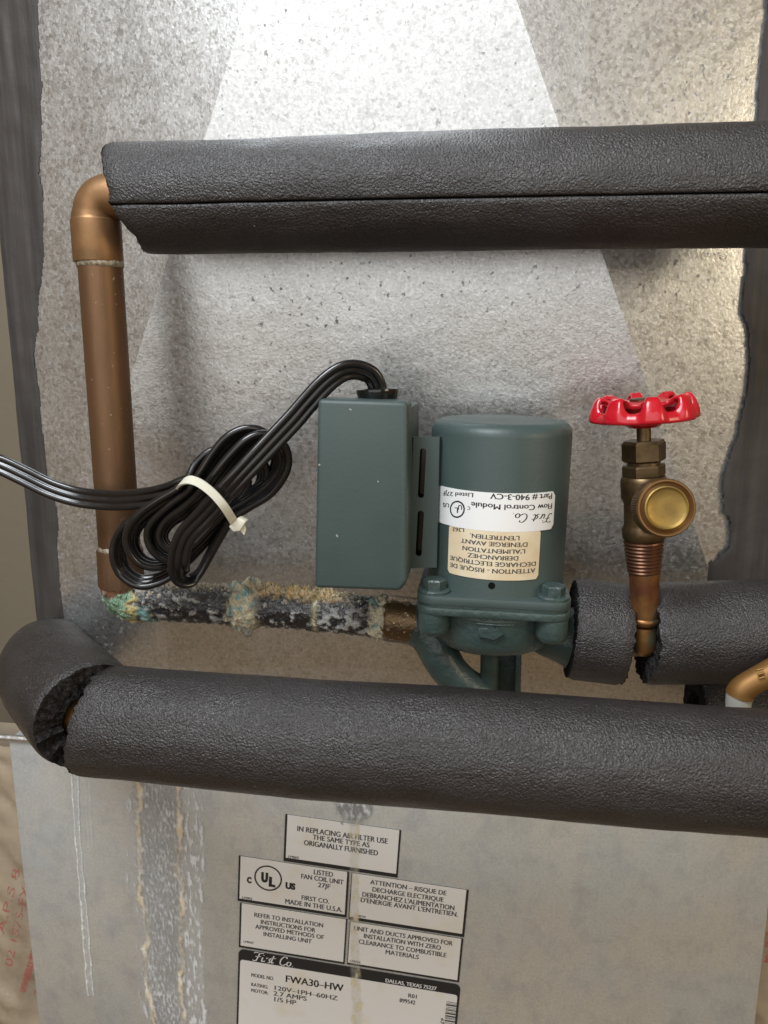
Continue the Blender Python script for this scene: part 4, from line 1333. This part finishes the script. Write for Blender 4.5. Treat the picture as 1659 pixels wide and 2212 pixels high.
# sleeves right of the pump
def en_s(th): return 0.0016 * fbm(math.cos(th) * 6, math.sin(th) * 6, 25)
foam('foam_insulation', 'short black foam sleeve between the pump and the valve stub', [W(1232, 1358, YP), W(1349, 1372, YP)], RO, 0.0125, end=en_s, seed=9.0, step=0.0016)
def st_r(th):
    d = (math.degrees(th) + 180) % 360 - 180
    lo = smooth(20, -70, d) if abs(d) < 130 else 0
    return 0.0055 * (1 - lo) + 0.0014 * fbm(math.cos(th) * 5, math.sin(th) * 5, 35) + 0.0010 * nz(d * 0.08, 5)
foam('foam_insulation', 'black foam sleeve with torn left end right of the valve stub', [W(1384, 1368, YP), W(1500, 1367, YP), W(1672, 1364, YP)], RO, 0.0125, start=st_r, seed=12.0, step=0.0016)
foam('foam_insulation', 'dark foam sleeve half hidden behind the orange elbow at lower right', [W(1500, 1540, YP + 0.022), W(1800, 1556, YP + 0.022)], 0.0250, 0.0125, seed=15.0)

# copper under the lower sleeves (visible in the gap)
lp = thing('front_copper_pipe', 'copper pipe glimpsed in the gap of the lower left foam bend', 'pipe', W(185, 1552, YL))
pth = [Vector(p) for p in catmull([tuple(p) for p in (W(118, 1462, -0.100), W(140, 1505, -0.126), W(172, 1540, -0.142), W(240, 1557, YL), W(420, 1572, YL), W(900, 1610, YL), W(1780, 1679, YL))], 8)]
V_, F_ = sweep(pth, lambda i, t: 0.0111, 40)
mesh('pipe', V_, F_, 'orange', lp, 60)
# copper through the upper sleeve is part of the run; the line on the right of the pump:
rp = thing('branch_copper_pipe', 'copper branch with heat stained stub under the red handled valve', 'pipe', W(1390, 1365, YP))
V_, F_ = sweep([W(1226, 1376, YP), W(1390, 1372, YP), W(1672, 1366, YP)], lambda i, t: 0.0111, 40)
mesh('pipe', V_, F_, 'stained', rp, 60)

# ================================================================== VALVE
def vr(px, py, r): return rad(px, py, YV, r)
YV = YP - 0.012
V_, F_ = lathe(W(1390, 1418, YV), W(1391, 1352, YV), [(0, vr(1390, 1400, 4)), (0.06, vr(1390, 1400, 13)), (0.16, vr(1390, 1400, 21)), (0.28, vr(1390, 1400, 27)), (0.7, vr(1390, 1370, 28)), (1, vr(1390, 1360, 27))], 40)
mesh('stub', V_, F_, 'stained', rp, 50)
V_, F_ = lathe(W(1391, 1350, YV), W(1392, 1330, YV), [(0, vr(1390, 1350, 24)), (0.3, vr(1390, 1345, 32)), (0.6, vr(1390, 1340, 34)), (0.85, vr(1390, 1334, 33)), (1, vr(1390, 1330, 28))], 40)
mesh('stub_ring', V_, F_, 'stained', rp, 50)
V_, F_ = lathe(W(1392, 1336, YV), W(1392, 1222, YV), [(0, vr(1390, 1330, 30)), (0.1, vr(1390, 1320, 31)), (0.7, vr(1390, 1260, 32.5)), (0.92, vr(1390, 1230, 34)), (1, vr(1390, 1226, 35))], 40)
mesh('stub_socket', V_, F_, 'stained', rp, 50)

valve = thing('hose_valve', 'brass drain valve with red scalloped handwheel and round brass hose cap', 'valve', W(1391, 1228, YV))
def seg_l(name, y0, y1, prof_px, mat, seg=40, sm_=35, parent=None):
    p0, p1 = W(1391, y0, YV), W(1390, y1, YV)
    return mesh(name, *lathe(p0, p1, [(t, vr(1390, y0 + (y1 - y0) * t, r)) for t, r in prof_px], seg), mat, parent or valve, sm_)
# tapered threads
pr = []
for k in range(9):
    t = k / 9
    r = 37 + 8 * t
    pr += [(t + 0.005, r - 2.6), (t + 0.045, r), (t + 0.062, r), (t + 0.105, r - 2.6)]
pr[-1] = (0.985, 43)
seg_l('thread', 1236, 1166, [(max(0, t), r) for t, r in pr] + [(1.0, 44)], 'thread', 48, 25)
seg_l('body', 1166, 1028, [(0, 42), (0.04, 46), (0.11, 47.5), (0.19, 47.5), (0.23, 44), (0.26, 43), (0.58, 43), (0.62, 45), (0.66, 49), (0.93, 50), (0.97, 49), (1, 46)], 'brass', 48, 40)
seg_l('bonnet', 1029, 1003, [(0, 45), (0.15, 47), (0.85, 47), (1, 44)], 'brass', 6, 20)
seg_l('neck', 1004, 994, [(0, 36), (1, 36)], 'brass', 36)
seg_l('packing_nut', 997, 951, [(0, 42), (0.10, 48), (0.85, 48), (1, 43)], 'brass', 6, 20)
seg_l('stem', 956, 896, [(0, 15.5), (1, 15.5)], 'brass', 32)
# hose outlet towards the viewer with knurled cap
oc0 = W(1392, 1092, YV); oc1 = W(1437, 1097, -0.112)
oa = (oc1 - oc0).normalized()
rc_ = rad(1437, 1097, -0.114, 67)
V_, F_ = lathe(oc0, oc1 - oa * 0.006, [(0, rc_ * 0.62), (1, rc_ * 0.72)], 40)
mesh('hose_outlet', V_, F_, 'brass', valve)
kn = lambda t, th: 1 + (0.012 * math.sin(th * 72) if 0.05 < t < 0.80 else 0)
Lc = 0.0105
V_, F_ = lathe(oc1 - oa * 0.0085, oc1 + oa * 0.002, [(0, rc_ * 0.96), (0.06, rc_ * 0.985), (0.78, rc_ * 0.985), (0.86, rc_), (0.95, rc_ * 0.985), (1.0, rc_ * 0.95), (1.0, rc_ * 0.90), (0.93, rc_ * 0.865), (0.90, rc_ * 0.84), (0.96, rc_ * 0.80), (1.03, rc_ * 0.755)], 288, caps=False, fn=kn)
cap = mesh('hose_cap', V_, F_, 'cap_rim', valve, 40)
V_, F_ = lathe(oc1 - oa * 0.0008, oc1 + oa * 0.0026, [(0.70, rc_ * 0.77), (0.93, rc_ * 0.745), (1.0, rc_ * 0.70), (0.86, rc_ * 0.66), (0.70, rc_ * 0.60), (0.72, rc_ * 0.3), (0.70, 0.0002)], 64, caps=False)
mesh('cap_face', V_, F_, 'cap', cap, 50)

# handwheel: eight humps over a skirted rim, slots between
wc = W(1390, 866, YV); va = (W(1390, 900, YV) - W(1391, 1000, YV)).normalized()
Rw = rad(1390, 890, YV, 118)
wx, wf = frame(va)
NT, NR = 192, 30
def wheel_pt(u, th):
    hump = smooth(-0.85, 0.62, math.cos(8 * th))
    Rm = Rw * (0.935 + 0.065 * hump)
    r = Rm * (0.13 + 0.87 * min(u / 0.90, 1.0) ** (0.92)) + 0.0006 * smooth(0.9, 1.0, u)
    zs = interp([(0, 0), (0.42, 0.0003), (0.58, 0.0024), (0.70, 0.0032), (0.79, 0.0016), (0.88, -0.0032), (1.0, -0.0094)], u)
    zg = interp([(0, 0), (0.45, 0.0), (0.55, -0.0006), (0.72, -0.0030), (0.84, -0.0046), (1.0, -0.0094)], u)
    z = zs * hump + zg * (1 - hump)
    return wc + va * z + wx * (r * math.cos(th)) + wf * (r * math.sin(th))
bm = bmesh.new()
gv = [[bm.verts.new(wheel_pt(i / NR, 2 * math.pi * k / NT)) for k in range(NT)] for i in range(NR + 1)]
for i in range(NR):
    for k in range(NT):
        th = 2 * math.pi * (k + 0.5) / NT; u = (i + 0.5) / NR
        c8_ = math.cos(8 * th)
        if 0.54 < u < 0.78 and c8_ < -0.08 - 6.0 * max(0, abs(u - 0.66) - 0.08): continue
        k2 = (k + 1) % NT
        bm.faces.new((gv[i][k], gv[i][k2], gv[i + 1][k2], gv[i + 1][k]))
bmesh.ops.recalc_face_normals(bm, faces=bm.faces)
avg = sum((f.normal.dot(va) for f in bm.faces), 0)
if avg < 0: bmesh.ops.reverse_faces(bm, faces=bm.faces)
hw = bm_mesh('handwheel', bm, 'red', valve, 0)
hw.data.shade_smooth()
md = hw.modifiers.new('thick', 'SOLIDIFY'); md.thickness = 0.0030; md.offset = -1 if hw.data.polygons[0].normal.dot(va) > 0 else 1
md = hw.modifiers.new('smooth', 'SMOOTH'); md.factor = 0.5; md.iterations = 4
md = hw.modifiers.new('subsurf', 'SUBSURF'); md.levels = 1; md.render_levels = 1
V_, F_ = lathe(wc + va * -0.0125, wc + va * 0.0004, [(0, 0.0072), (0.12, 0.0092), (0.8, 0.0105), (1, 0.0060)], 40)
mesh('wheel_hub', V_, F_, 'red', hw, 40)
V_, F_ = lathe(wc + va * 0.0002, wc + va * 0.0014, [(0, 0.0064), (0.8, 0.0064), (1, 0.0056)], 30)
mesh('wheel_screw', V_, F_, 'brass', hw, 30)

# ================================================================== BRASS ELBOW AT LOWER RIGHT
YE = -0.106
el = thing('copper_street_elbow', 'orange copper elbow with white plastic stub at lower right edge', 'pipe elbow', W(1600, 1520, YE))
pth = [Vector(p) for p in catmull([tuple(W(x, y, YE)) for x, y in ((1730, 1418), (1690, 1438), (1650, 1460), (1618, 1478), (1602, 1491), (1597, 1502))], 8)]
re_ = rad(1610, 1490, YE, 29)
V_, F_ = sweep(pth, lambda i, t: re_ * interp([(0, 1.0), (22, 0.98), (32, 1.02), (40, 1.06)], i), 44)
mesh('elbow', V_, F_, 'orange', el, 60)
for q, (dx_, dy_) in enumerate(((0, 0), (3, 9), (5, 18))):
    a, b = W(1634 + dx_, 1448 + dy_, YE - re_ - 0.0002), W(1648 + dx_, 1444 + dy_, YE - re_ - 0.0002)
    V_, F_ = sweep([a, b], lambda i, t: 0.0006, 8)
    mesh('cast_mark', V_, F_, 'orange', el, 60)
V_, F_ = lathe(W(1597, 1498, YE), W(1590, 1575, YE), [(0, re_ * 0.96), (0.1, re_ * 0.97), (1, re_ * 0.85)], 40)
mesh('plastic_stub', V_, F_, 'white_plastic', el, 40)
# the far insulated pipe's copper
